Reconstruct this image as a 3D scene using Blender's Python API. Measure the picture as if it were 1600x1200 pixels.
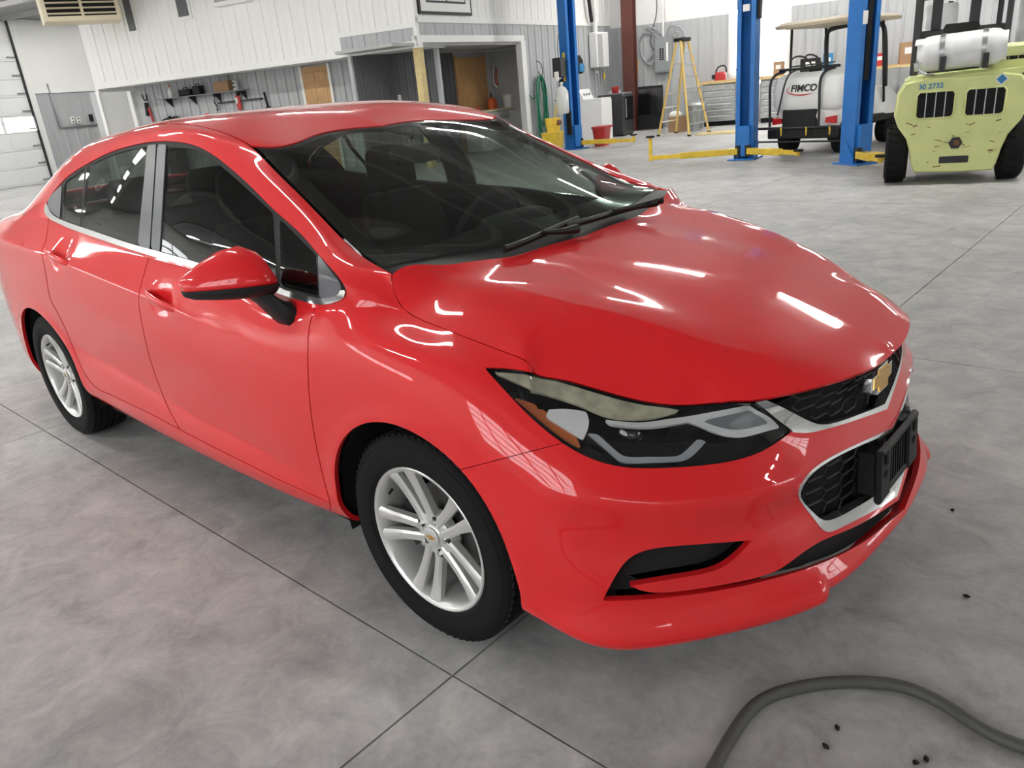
import bpy, bmesh, math, random
import numpy as np
from mathutils import Matrix, Vector

# ------------------------------------------------------------------ scene reset
for o in list(bpy.data.objects):
    bpy.data.objects.remove(o)
SC = bpy.context.scene
COL = SC.collection
PI = math.pi

# ------------------------------------------------------------------ camera (solved from the wheels, floor joints and posts)
CAMP = [1.44617, -1.99801, 1.4468, 2.32526, 0.36611, -0.09557, 1189.78]


def cam_axes(yaw, pitch, roll):
    f = np.array([math.cos(yaw)*math.cos(pitch), math.sin(yaw)*math.cos(pitch), -math.sin(pitch)])
    r = np.array([math.sin(yaw), -math.cos(yaw), 0.0])
    u = np.cross(r, f)
    return r*math.cos(roll)+u*math.sin(roll), -r*math.sin(roll)+u*math.cos(roll), f


CR, CU, CF = cam_axes(*CAMP[3:6])
CC = np.array(CAMP[:3])
FPX = CAMP[6]


def proj(P):
    d = np.asarray(P, float)-CC
    z = d@CF
    return np.stack([800+FPX*(d@CR)/z, 600-FPX*(d@CU)/z], -1)


def ray(u, v):
    return CF+(u-800)/FPX*CR-(v-600)/FPX*CU


def pl(u, v, axis, val):
    """point where the sight line through photo pixel (u, v) meets the plane axis = val"""
    d = ray(u, v)
    return CC+d*((val-CC[axis])/d[axis])


def PX(u, v, x): return pl(u, v, 0, x)
def PY(u, v, y): return pl(u, v, 1, y)
def PZ(u, v, z=0.0): return pl(u, v, 2, z)


cd = bpy.data.cameras.new('camera')
cam = bpy.data.objects.new('camera', cd)
COL.objects.link(cam)
cd.sensor_fit = 'HORIZONTAL'
cd.sensor_width = 36.0
cd.lens = FPX/1600*36.0
cd.clip_start = 0.05
cd.clip_end = 200
mw = Matrix(((CR[0], CU[0], -CF[0], CC[0]), (CR[1], CU[1], -CF[1], CC[1]), (CR[2], CU[2], -CF[2], CC[2]), (0, 0, 0, 1)))
cam.matrix_world = mw
SC.camera = cam

# ------------------------------------------------------------------ building frame: walls are turned 16.5 degrees against the car
TH = math.radians(16.5)
AV = np.array([math.cos(TH), math.sin(TH), 0.])
BV = np.array([-math.sin(TH), math.cos(TH), 0.])
ZV = np.array([0., 0., 1.])


def AB(a, b, z=0.): return AV*a+BV*b+ZV*z


CEIL = 4.9
# ------------------------------------------------------------------ world, exposure
SC.view_settings.view_transform = 'Standard'
SC.view_settings.look = 'None'
SC.view_settings.exposure = 0.80
SC.view_settings.gamma = 1.0
SC.view_settings.use_curve_mapping = False
wd = bpy.data.worlds.new('world')
SC.world = wd
wd.use_nodes = True
wd.node_tree.nodes['Background'].inputs[0].default_value = (.85, .92, 1., 1)
wd.node_tree.nodes['Background'].inputs[1].default_value = 1.0
LAMP_E = 60.0      # emission of the ceiling tubes
DAY_E = 3.6        # daylight in the door and window panes

# ------------------------------------------------------------------ materials
MATS = {}


def node(nt, t, **kw):
    n = nt.nodes.new(t)
    for k, v in kw.items():
        setattr(n, k, v)
    return n


def mat(name, col=(.5, .5, .5), rough=.5, metal=0., coat=0., emit=None, estr=0., alpha=None, spec=None, noise=None, bump=None, coatr=.03):
    """principled material; noise=(scale, amount) mottles the colour, bump=(scale, strength) gives fine relief"""
    m = bpy.data.materials.new(name)
    m.use_nodes = True
    nt = m.node_tree
    b = nt.nodes['Principled BSDF']
    b.inputs['Base Color'].default_value = (*col, 1)
    b.inputs['Roughness'].default_value = rough
    b.inputs['Metallic'].default_value = metal
    b.inputs['Coat Weight'].default_value = coat
    b.inputs['Coat Roughness'].default_value = coatr
    if spec is not None:
        b.inputs['Specular IOR Level'].default_value = spec
    if emit:
        b.inputs['Emission Color'].default_value = (*emit, 1)
        b.inputs['Emission Strength'].default_value = estr
    tc = None
    if noise or bump:
        tc = node(nt, 'ShaderNodeTexCoord')
    if noise:
        n = node(nt, 'ShaderNodeTexNoise')
        n.inputs['Scale'].default_value = noise[0]
        n.inputs['Detail'].default_value = 6
        nt.links.new(tc.outputs['Object'], n.inputs['Vector'])
        mr = node(nt, 'ShaderNodeMapRange')
        mr.inputs['From Min'].default_value = .3
        mr.inputs['From Max'].default_value = .7
        mr.inputs['To Min'].default_value = 1-noise[1]
        mr.inputs['To Max'].default_value = 1+noise[1]
        nt.links.new(n.outputs['Fac'], mr.inputs['Value'])
        mx = node(nt, 'ShaderNodeMix', data_type='RGBA', blend_type='MULTIPLY')
        mx.inputs['Factor'].default_value = 1
        mx.inputs['A'].default_value = (*col, 1)
        nt.links.new(mr.outputs['Result'], mx.inputs['B'])
        nt.links.new(mx.outputs['Result'], b.inputs['Base Color'])
    if bump:
        n = node(nt, 'ShaderNodeTexNoise')
        n.inputs['Scale'].default_value = bump[0]
        n.inputs['Detail'].default_value = 4
        nt.links.new(tc.outputs['Object'], n.inputs['Vector'])
        bp = node(nt, 'ShaderNodeBump')
        bp.inputs['Strength'].default_value = bump[1]
        bp.inputs['Distance'].default_value = .01
        nt.links.new(n.outputs['Fac'], bp.inputs['Height'])
        nt.links.new(bp.outputs['Normal'], b.inputs['Normal'])
    MATS[name] = m
    return m


def glassmat(name, tint, refl=1.45, rough=0.0, haze=0.0, hazecol=(.6, .6, .55)):
    """thin sheet of tinted glass: tinted see-through with a Fresnel reflection, optionally hazed"""
    m = bpy.data.materials.new(name)
    m.use_nodes = True
    nt = m.node_tree
    nt.nodes.clear()
    out = node(nt, 'ShaderNodeOutputMaterial')
    tr = node(nt, 'ShaderNodeBsdfTransparent')
    tr.inputs['Color'].default_value = (*tint, 1)
    gl = node(nt, 'ShaderNodeBsdfGlossy')
    gl.inputs['Roughness'].default_value = rough
    lw = node(nt, 'ShaderNodeLayerWeight')
    lw.inputs['Blend'].default_value = .5
    pw = node(nt, 'ShaderNodeMath', operation='POWER')
    pw.inputs[1].default_value = 5.
    nt.links.new(lw.outputs['Facing'], pw.inputs[0])
    fr = node(nt, 'ShaderNodeMath', operation='MULTIPLY_ADD')
    r0 = 2*((refl-1)/(refl+1))**2
    fr.inputs[1].default_value = 1-r0
    fr.inputs[2].default_value = r0
    nt.links.new(pw.outputs[0], fr.inputs[0])
    mx = node(nt, 'ShaderNodeMixShader')
    nt.links.new(fr.outputs[0], mx.inputs[0])
    nt.links.new(gl.outputs[0], mx.inputs[2])
    if haze > 0:
        df = node(nt, 'ShaderNodeBsdfDiffuse')
        df.inputs['Color'].default_value = (*hazecol, 1)
        m2 = node(nt, 'ShaderNodeMixShader')
        m2.inputs[0].default_value = haze
        nt.links.new(tr.outputs[0], m2.inputs[1])
        nt.links.new(df.outputs[0], m2.inputs[2])
        nt.links.new(m2.outputs[0], mx.inputs[1])
    else:
        nt.links.new(tr.outputs[0], mx.inputs[1])
    nt.links.new(mx.outputs[0], out.inputs['Surface'])
    MATS[name] = m
    return m


# ------------------------------------------------------------------ objects
ORG = {}


def tag(o, label=None, cat=None, group=None, kind=None):
    if label: o['label'] = label
    if cat: o['category'] = cat
    if group: o['group'] = group
    if kind: o['kind'] = kind
    return o


def thing(name, label, cat, loc=(0, 0, 0), rz=0., group=None):
    o = bpy.data.objects.new(name, None)
    COL.objects.link(o)
    o.empty_display_size = .1
    o.location = loc
    o.rotation_euler = (0, 0, rz)
    return tag(o, label, cat, group)


def mk(name, verts, faces, material, parent=None, smooth=False, normals=None, org=(0, 0, 0), label=None, sharp=None):
    me = bpy.data.meshes.new(name)
    v = np.asarray(verts, float)-np.asarray(org, float)
    if normals is not None and len(faces):
        A = np.array([(f[0], f[1], f[2], f[-1]) for f in faces])
        gn = np.cross(v[A[:, 2]]-v[A[:, 0]], v[A[:, 3]]-v[A[:, 1]])
        gn = np.where((np.abs(gn).sum(1) > 0)[:, None], gn, np.cross(v[A[:, 1]]-v[A[:, 0]], v[A[:, 2]]-v[A[:, 0]]))
        sg = (gn*np.asarray(normals)[A[:, 0]]).sum(1)
        faces = [f if s >= 0 else tuple(reversed(f)) for f, s in zip(faces, sg)]
    me.from_pydata([tuple(p) for p in v], [], [tuple(int(i) for i in f) for f in faces])
    if smooth:
        me.polygons.foreach_set('use_smooth', [True]*len(me.polygons))
    if sharp is not None:
        me.set_sharp_from_angle(angle=math.radians(sharp))
    if normals is not None:
        me.polygons.foreach_set('use_smooth', [True]*len(me.polygons))
        me.normals_split_custom_set_from_vertices([tuple(n) for n in normals])
    if isinstance(material, (list, tuple)):
        for m in material: me.materials.append(MATS[m])
    else:
        me.materials.append(MATS[material])
    o = bpy.data.objects.new(name, me)
    COL.objects.link(o)
    if parent is not None:
        o.parent = parent
    if label: o['label'] = label
    return o


class MB:
    """collects simple solids into one mesh"""

    def __init__(s):
        s.v = []; s.f = []; s.mi = []; s.cur = 0

    def add(s, vs, fs):
        b = len(s.v)
        s.v += [tuple(float(c) for c in p) for p in vs]
        s.f += [tuple(b+i for i in f) for f in fs]
        s.mi += [s.cur]*len(fs)
        return s

    def box(s, c, d, R=None, bev=0.):
        """box centred c, full size d, optional 3x3 rotation, chamfered edges"""
        hx, hy, hz = d[0]/2, d[1]/2, d[2]/2
        if bev <= 0:
            vs = [(x, y, z) for x in (-hx, hx) for y in (-hy, hy) for z in (-hz, hz)]
            fs = [(0, 1, 3, 2), (4, 6, 7, 5), (0, 4, 5, 1), (2, 3, 7, 6), (0, 2, 6, 4), (1, 5, 7, 3)]
        else:
            b = min(bev, hx*.9, hy*.9, hz*.9)
            vs = []; fs = []
            idx = {}
            for sx in (-1, 1):
                for sy in (-1, 1):
                    for sz in (-1, 1):
                        for a in range(3):
                            p = [sx*(hx-b), sy*(hy-b), sz*(hz-b)]
                            p[a] = (sx*hx, sy*hy, sz*hz)[a]
                            idx[(sx, sy, sz, a)] = len(vs)
                            vs.append(tuple(p))
            S = (-1, 1)
            for a in range(3):
                o1, o2 = [k for k in range(3) if k != a]
                for sg in S:
                    q = []
                    for (p1, p2) in ((-1, -1), (1, -1), (1, 1), (-1, 1)):
                        key = [0, 0, 0]; key[a] = sg; key[o1] = p1; key[o2] = p2
                        q.append(idx[(*key, a)])
                    if (sg > 0) == (a == 1): q.reverse()
                    fs.append(tuple(q))
            for a in range(3):
                o1, o2 = [k for k in range(3) if k != a]
                for p1 in S:
                    for p2 in S:
                        k0 = [0, 0, 0]; k1 = [0, 0, 0]
                        k0[a] = -1; k1[a] = 1; k0[o1] = k1[o1] = p1; k0[o2] = k1[o2] = p2
                        q = [idx[(*k0, o1)], idx[(*k1, o1)], idx[(*k1, o2)], idx[(*k0, o2)]]
                        if (p1*p2 > 0) == (a == 1): q.reverse()
                        fs.append(tuple(q))
            for sx in S:
                for sy in S:
                    for sz in S:
                        q = [idx[(sx, sy, sz, 0)], idx[(sx, sy, sz, 1)], idx[(sx, sy, sz, 2)]]
                        if sx*sy*sz < 0: q.reverse()
                        fs.append(tuple(q))
        V = np.array(vs)
        if R is not None: V = V@np.asarray(R).T
        return s.add(V+np.asarray(c, float), fs)

    def cyl(s, p0, p1, r0, r1=None, n=16, cap=True):
        p0 = np.asarray(p0, float); p1 = np.asarray(p1, float)
        if r1 is None: r1 = r0
        d = p1-p0; d = d/np.linalg.norm(d)
        a = np.cross(d, (0, 0, 1) if abs(d[2]) < .9 else (1, 0, 0)); a /= np.linalg.norm(a)
        b = np.cross(d, a)
        vs = []
        for p, r in ((p0, r0), (p1, r1)):
            for k in range(n):
                t = 2*PI*k/n
                vs.append(p+r*(a*math.cos(t)+b*math.sin(t)))
        fs = [(k, (k+1) % n, n+(k+1) % n, n+k) for k in range(n)]
        if cap:
            fs += [tuple(range(n-1, -1, -1)), tuple(range(n, 2*n))]
        return s.add(vs, fs)

    def tube(s, pts, r, n=8, closed=False, cap=True):
        P = np.asarray(pts, float); m = len(P)
        T = np.zeros_like(P)
        for i in range(m):
            if closed: T[i] = P[(i+1) % m]-P[i-1]
            else: T[i] = P[min(i+1, m-1)]-P[max(i-1, 0)]
        T /= np.linalg.norm(T, axis=1)[:, None]+1e-12
        up = np.array((0, 0, 1.)) if abs(T[0][2]) < .9 else np.array((1., 0, 0))
        a = np.cross(T[0], up); a /= np.linalg.norm(a)
        vs = []
        rr = r if hasattr(r, '__len__') else [r]*m
        for i in range(m):
            a = a-T[i]*(a@T[i]); a /= np.linalg.norm(a)
            b = np.cross(T[i], a)
            for k in range(n):
                t = 2*PI*k/n
                vs.append(P[i]+rr[i]*(a*math.cos(t)+b*math.sin(t)))
        fs = []
        for i in range(m if closed else m-1):
            j = (i+1) % m
            for k in range(n):
                l = (k+1) % n
                fs.append((i*n+k, i*n+l, j*n+l, j*n+k))
        if cap and not closed:
            fs += [tuple(range(n-1, -1, -1)), tuple((m-1)*n+k for k in range(n))]
        return s.add(vs, fs)

    def lathe(s, prof, c, axis, n=32, closed=False, arc=None):
        """prof: list of (radius, offset along axis)"""
        c = np.asarray(c, float); ax = np.asarray(axis, float); ax /= np.linalg.norm(ax)
        a = np.cross(ax, (0, 0, 1) if abs(ax[2]) < .9 else (1, 0, 0)); a /= np.linalg.norm(a)
        b = np.cross(ax, a)
        vs = []
        m = len(prof)
        full = arc is None
        nn = n if full else n+1
        for k in range(nn):
            t = 2*PI*k/n if full else arc[0]+(arc[1]-arc[0])*k/n
            e = a*math.cos(t)+b*math.sin(t)
            for r, h in prof:
                vs.append(c+e*r+ax*h)
        fs = []
        for k in range(n):
            l = (k+1) % n if full else k+1
            for i in range(m if closed else m-1):
                j = (i+1) % m
                fs.append((k*m+i, k*m+j, l*m+j, l*m+i))
        return s.add(vs, fs)

    def prism(s, poly, d, cap=True):
        """poly: 3D outline, extruded by vector d"""
        P = np.asarray(poly, float); n = len(P); d = np.asarray(d, float)
        fs = [(k, (k+1) % n, n+(k+1) % n, n+k) for k in range(n)]
        if cap: fs += [tuple(range(n-1, -1, -1)), tuple(range(n, 2*n))]
        return s.add(np.concatenate([P, P+d]), fs)

    def loft(s, rings, cap=True, closed=True):
        """rings: list of equal length 3D loops"""
        m = len(rings); n = len(rings[0])
        vs = [p for r in rings for p in r]
        fs = []
        for i in range(m-1):
            for k in range(n if closed else n-1):
                l = (k+1) % n
                fs.append((i*n+k, i*n+l, (i+1)*n+l, (i+1)*n+k))
        if cap:
            fs += [tuple(range(n-1, -1, -1)), tuple((m-1)*n+k for k in range(n))]
        return s.add(vs, fs)

    def sph(s, c, r, n=12, m=8):
        c = np.asarray(c, float); r = np.asarray(r, float)*np.ones(3)
        vs = []
        for i in range(m+1):
            th = PI*i/m
            for k in range(n):
                t = 2*PI*k/n
                vs.append(c+r*np.array((math.sin(th)*math.cos(t), math.sin(th)*math.sin(t), math.cos(th))))
        fs = [(i*n+k, (i+1)*n+k, (i+1)*n+(k+1) % n, i*n+(k+1) % n) for i in range(m) for k in range(n)]
        return s.add(vs, fs)

    def build(s, name, material, parent=None, smooth=False, sharp=None, org=(0, 0, 0), label=None):
        if sharp is not None: smooth = True
        o = mk(name, s.v, s.f, material, parent, smooth, None, org, label, None)
        me = o.data
        bm = bmesh.new(); bm.from_mesh(me)
        if not isinstance(material, (list, tuple)):
            bmesh.ops.remove_doubles(bm, verts=bm.verts, dist=1e-6)
        bmesh.ops.recalc_face_normals(bm, faces=bm.faces)
        if isinstance(material, (list, tuple)):
            bm.faces.ensure_lookup_table()
            for i, f in enumerate(bm.faces): f.material_index = s.mi[i]
        bm.to_mesh(me); bm.free()
        if sharp is not None:
            me.set_sharp_from_angle(angle=math.radians(sharp))
        return o


def struct(o):
    o['kind'] = 'structure'
    return o


def copy_tree(o, parent=None):
    c = o.copy()
    COL.objects.link(c)
    if parent is not None: c.parent = parent
    for ch in list(o.children):
        copy_tree(ch, c)
    return c


def rotz(a): return np.array([[math.cos(a), -math.sin(a), 0], [math.sin(a), math.cos(a), 0], [0, 0, 1]])
def roty(a): return np.array([[math.cos(a), 0, math.sin(a)], [0, 1, 0], [-math.sin(a), 0, math.cos(a)]])
def rotx(a): return np.array([[1, 0, 0], [0, math.cos(a), -math.sin(a)], [0, math.sin(a), math.cos(a)]])


def spl(pts, n, closed=False):
    """smooth curve through points"""
    P = np.asarray(pts, float)
    if closed: P = np.concatenate([P[-3:], P, P[:3]])
    t = np.concatenate([[0], np.cumsum(np.sqrt(np.linalg.norm(np.diff(P, axis=0), axis=1)+1e-9))])
    if closed:
        q = np.linspace(t[3], t[-3], n, endpoint=False)
    else:
        q = np.linspace(0, t[-1], n)
    return nspline(t, P, q)


def nspline(t, P, q):
    """natural cubic spline through P (n, ...) at knots t"""
    t = np.asarray(t, float); P = np.asarray(P, float); q = np.asarray(q, float)
    n = len(t)
    shp = P.shape[1:]
    P2 = P.reshape(n, -1)
    h = np.diff(t)
    A = np.zeros((n, n)); B = np.zeros_like(P2)
    A[0, 0] = A[-1, -1] = 1
    for i in range(1, n-1):
        A[i, i-1] = h[i-1]; A[i, i] = 2*(h[i-1]+h[i]); A[i, i+1] = h[i]
        B[i] = 6*((P2[i+1]-P2[i])/h[i]-(P2[i]-P2[i-1])/h[i-1])
    M = np.linalg.solve(A, B)
    k = np.clip(np.searchsorted(t, q, side='right')-1, 0, n-2)
    a = (t[k+1]-q)[:, None]; b = (q-t[k])[:, None]; hh = h[k][:, None]
    r = (M[k]*a**3+M[k+1]*b**3)/(6*hh)+(P2[k]/hh-M[k]*hh/6)*a+(P2[k+1]/hh-M[k+1]*hh/6)*b
    return r.reshape((len(q),)+shp)

# ------------------------------------------------------------------ material library
mat('red_paint', (.74, .015, .019), .45, 0, 1.0, coatr=.035, spec=.12)
mat('black_gloss', (.006, .006, .007), .12)
mat('black_rubber', (.007, .007, .0075), .6, spec=.3)
mat('black_plastic', (.007, .007, .0075), .5, spec=.35)
mat('tyre_rubber', (.006, .006, .0065), .8, spec=.25)
mat('grey_trim', (.10, .105, .115), .32)
mat('chrome', (.90, .91, .92), .10, .95)
mat('alloy', (.70, .70, .685), .32, .55)
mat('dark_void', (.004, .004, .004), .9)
mat('interior', (.012, .012, .013), .8)
mat('interior_grey', (.06, .062, .06), .85)
glassmat('windshield_glass', (.62, .72, .66), 1.5)
glassmat('side_glass', (.42, .47, .44), 1.5)
glassmat('rear_glass', (.5, .56, .52), 1.5)
glassmat('lamp_lens', (.93, .94, .93), 1.45)
mat('gold', (.80, .48, .14), .25, .85)
mat('hazed_plastic', (.42, .40, .30), .4, noise=(25, .35))
mat('lamp_silver', (.88, .89, .90), .22, .35)
mat('lamp_grey', (.30, .32, .34), .25, .6)
mat('lamp_clear', (.42, .44, .47), .2, .3)
mat('lamp_dark', (.01, .01, .012), .05, .2, 1.)
mat('amber', (.50, .12, .03), .25, 0, .6)
mat('dark_metal', (.05, .05, .05), .4, .8)
mat('brake_iron', (.16, .155, .15), .45, .8)
mat('intake_mesh', (.006, .006, .006), .85)


def concrete():
    m = bpy.data.materials.new('concrete')
    m.use_nodes = True
    nt = m.node_tree
    b = nt.nodes['Principled BSDF']
    tc = node(nt, 'ShaderNodeTexCoord')
    geo = node(nt, 'ShaderNodeNewGeometry')

    def noise(scale, detail, dist=0., rough=.6):
        n = node(nt, 'ShaderNodeTexNoise')
        n.inputs['Scale'].default_value = scale
        n.inputs['Detail'].default_value = detail
        n.inputs['Roughness'].default_value = rough
        n.inputs['Distortion'].default_value = dist
        nt.links.new(geo.outputs['Position'], n.inputs['Vector'])
        return n

    def ramp(src, stops):
        r = node(nt, 'ShaderNodeValToRGB')
        e = r.color_ramp.elements
        e[0].position, e[0].color = stops[0][0], (*stops[0][1], 1)
        e[1].position, e[1].color = stops[1][0], (*stops[1][1], 1)
        for p, c in stops[2:]:
            k = e.new(p); k.color = (*c, 1)
        nt.links.new(src, r.inputs[0])
        return r
    n1 = noise(.8, 8, .3, .62)
    n2 = noise(5., 10, .6, .7)
    n3 = noise(38., 4)
    r1 = ramp(n1.outputs['Fac'], [(.30, (.33, .328, .322)), (.70, (.51, .507, .498))])
    r2 = ramp(n2.outputs['Fac'], [(.30, (.66, .66, .66)), (.64, (1.14, 1.13, 1.11))])
    r3 = ramp(n3.outputs['Fac'], [(.25, (.90, .90, .90)), (.7, (1.05, 1.05, 1.05))])
    mx = node(nt, 'ShaderNodeMix', data_type='RGBA', blend_type='MULTIPLY')
    mx.inputs['Factor'].default_value = 1
    nt.links.new(r1.outputs[0], mx.inputs['A']); nt.links.new(r2.outputs[0], mx.inputs['B'])
    m2 = node(nt, 'ShaderNodeMix', data_type='RGBA', blend_type='MULTIPLY')
    m2.inputs['Factor'].default_value = 1
    nt.links.new(mx.outputs['Result'], m2.inputs['A']); nt.links.new(r3.outputs[0], m2.inputs['B'])
    # scuffed pale patches left by the trowel
    n4 = noise(2.1, 12, 1.6, .72)
    r4 = ramp(n4.outputs['Fac'], [(.60, (0, 0, 0)), (.72, (.32, .32, .32))])
    m3 = node(nt, 'ShaderNodeMix', data_type='RGBA')
    nt.links.new(r4.outputs[0], m3.inputs['Factor'])
    nt.links.new(m2.outputs['Result'], m3.inputs['A'])
    m3.inputs['B'].default_value = (.62, .60, .56, 1)
    nt.links.new(m3.outputs['Result'], b.inputs['Base Color'])
    mr = node(nt, 'ShaderNodeMapRange')
    mr.inputs['From Min'].default_value = .3; mr.inputs['From Max'].default_value = .7
    mr.inputs['To Min'].default_value = .42; mr.inputs['To Max'].default_value = .62
    nt.links.new(n2.outputs['Fac'], mr.inputs['Value'])
    nt.links.new(mr.outputs['Result'], b.inputs['Roughness'])
    bp = node(nt, 'ShaderNodeBump')
    bp.inputs['Strength'].default_value = .12; bp.inputs['Distance'].default_value = .004
    nt.links.new(n3.outputs['Fac'], bp.inputs['Height'])
    nt.links.new(bp.outputs['Normal'], b.inputs['Normal'])
    b.inputs['Specular IOR Level'].default_value = .22
    MATS['concrete'] = m


concrete()
mat('joint', (.03, .03, .028), .9)
mat('white_wall', (.80, .80, .78), .5)
mat('white_siding', (.82, .82, .80), .45)
mat('grey_siding', (.43, .445, .455), .42)
mat('dark_siding', (.105, .11, .115), .5)
mat('white_trim', (.82, .82, .80), .45)
mat('grey_paint', (.42, .42, .41), .55)
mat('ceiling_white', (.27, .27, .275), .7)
mat('lamp_tube', (1, 1, 1), .5, emit=(1, .985, .95), estr=LAMP_E)
mat('daylight_pane', (1, 1, 1), .4, emit=(.95, .98, 1.), estr=DAY_E)
mat('door_white', (.78, .79, .79), .4)
mat('oak', (.50, .29, .12), .45, noise=(6, .12))
mat('pine', (.62, .50, .24), .6, noise=(8, .12))
mat('blue_paint', (.014, .15, .47), .38, noise=(4, .1))
mat('yellow_paint', (.72, .50, .05), .4, noise=(7, .18))
mat('lime_paint', (.63, .68, .29), .42, noise=(3, .1))
mat('steel_dark', (.04, .04, .042), .4, .5)
mat('steel_grey', (.30, .31, .32), .4, .6)
mat('galvanised', (.42, .44, .44), .35, .8, noise=(12, .15))
mat('white_plastic', (.80, .80, .77), .4)
mat('cream_plastic', (.74, .66, .48), .45)
mat('appliance_white', (.85, .85, .84), .25)
mat('appliance_dark', (.05, .052, .056), .3, .4)
mat('red_plastic', (.45, .03, .03), .4)
mat('orange_plastic', (.72, .13, .03), .4)
mat('green_hose', (.02, .20, .11), .45)
mat('black_hose', (.03, .03, .03), .6)
mat('brown_steel', (.10, .028, .02), .5, noise=(5, .15))
mat('cardboard', (.36, .22, .12), .8)
mat('fibreglass_yellow', (.66, .46, .13), .45)
mat('aluminium', (.70, .71, .72), .3, .9)
mat('blue_print', (.03, .20, .42), .5)
mat('red_print', (.65, .02, .03), .5)
mat('black_print', (.01, .01, .01), .5)
mat('tank_white', (.75, .76, .76), .35, noise=(9, .06))
mat('translucent_jug', (.60, .62, .60), .4)
mat('red_lens', (.55, .02, .02), .2)
mat('beige_roof', (.62, .52, .36), .5)
mat('hose_grey', (.085, .085, .08), .6, bump=(60, .3))
glassmat('window_pane', (.55, .6, .6), 1.5)
mat('rust', (.16, .07, .03), .8)

# =================================================================== THE ROOM


def PBb(u, v, b):
    d = ray(u, v); return CC+d*((b-CC@BV)/(d@BV))


def PAa(u, v, a):
    d = ray(u, v); return CC+d*((a-CC@AV)/(d@AV))


def ab(P): return np.array([P@AV, P@BV, P[2]])


RZ = rotz(TH)


def abbox(mb, a0, a1, b0, b1, z0, z1, bev=0.):
    return mb.box(AB((a0+a1)/2, (b0+b1)/2, (z0+z1)/2), (abs(a1-a0), abs(b1-b0), abs(z1-z0)), RZ, bev)


def abmk(name, dims, material, parent=None, bev=0., label=None):
    return abbox(MB(), *dims, bev).build(name, material, parent, label=label)


# ---- floor: cast slabs with sawn joints between them
FLOOR = struct(MB().box((-8, 6, -.11), (52, 46, .2)).build('floor', 'joint'))
xs = [.155+3.09*k for k in range(-10, 6)]
ys = [-.965-3*k for k in range(6, 0, -1)]+[-.965, 2.03, 6.62, 9.65, 12.7, 15.75, 18.8, 21.85, 24.9, 28]
slab_cache = {}
for i in range(len(xs)-1):
    for j in range(len(ys)-1):
        w_, d_ = round(xs[i+1]-xs[i]-.006, 4), round(ys[j+1]-ys[j]-.006, 4)
        key = (w_, d_)
        if key not in slab_cache:
            o = MB().box((0, 0, -.02), (w_, d_, .04)).build('slab', 'concrete', FLOOR)
            slab_cache[key] = o
        else:
            o = slab_cache[key].copy(); COL.objects.link(o)
        o.location = ((xs[i]+xs[i+1])/2, (ys[j]+ys[j+1])/2, 0)

A0, A1, B0, B1 = -24., 15., -7.0, 21.7
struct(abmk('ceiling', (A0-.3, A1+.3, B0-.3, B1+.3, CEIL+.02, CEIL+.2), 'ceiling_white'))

CLG = bpy.data.objects['ceiling']
b0_ = abbox(MB(), A0, A1, -.05, .05, CEIL-.10, CEIL+.02).build('purlin', 'grey_paint', CLG)
for k in range(1, 18):
    bb_ = B0+.7+1.6*k
    o = b0_.copy(); COL.objects.link(o); o.location = BV*bb_

# ---- sheet-metal cladding


def siding(parent, P0, P1, z0, z1, width, material, depth=.012, nrm=None):
    """ribbed panels from P0 to P1 (world xy points), each an object of its own"""
    P0 = np.array(P0[:2]); P1 = np.array(P1[:2])
    d = P1-P0; L = np.linalg.norm(d); d /= L
    n = np.array(nrm[:2], float); n /= np.linalg.norm(n)
    cnt = max(1, int(round(L/width))); w_ = L/cnt
    h = z1-z0
    prof = [(0.002, 0), (0.002, depth*.35), (w_*.40, depth*.35), (w_*.42, depth*.7), (w_*.46, depth*.7), (w_*.48, depth*.35), (w_*.84, depth*.35), (w_*.87, depth*1.6), (w_*.95, depth*1.6), (w_*.98, depth*.35), (w_-.002, depth*.35), (w_-.002, 0)]
    vs = [(*(d*s_+n*t_), zz) for zz in (0, h) for s_, t_ in prof]
    m_ = len(prof)
    fs = [(k, k+1, m_+k+1, m_+k) for k in range(m_-1)]
    o0 = mk('siding_panel', vs, fs, material, parent)
    for k in range(cnt):
        o = o0 if k == 0 else o0.copy()
        if k: COL.objects.link(o)
        o.location = (*(P0+d*w_*k), z0)
    return o0


# left wall with overhead doors
WL = struct(abmk('wall_left', (A0-.2, A0, B0, B1, 0, CEIL), 'white_wall'))
siding(WL, AB(A0, 14.86), AB(A0, B1), 0, 2.72, .42, 'grey_siding', .02, AV)
abmk('wall_trim', (A0, A0+.05, 14.85, B1, 2.72, 2.86), 'white_trim', WL)
abmk('door_jamb', (A0, A0+.06, 14.72, 15.0, 0, CEIL), 'white_trim', WL)


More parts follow.
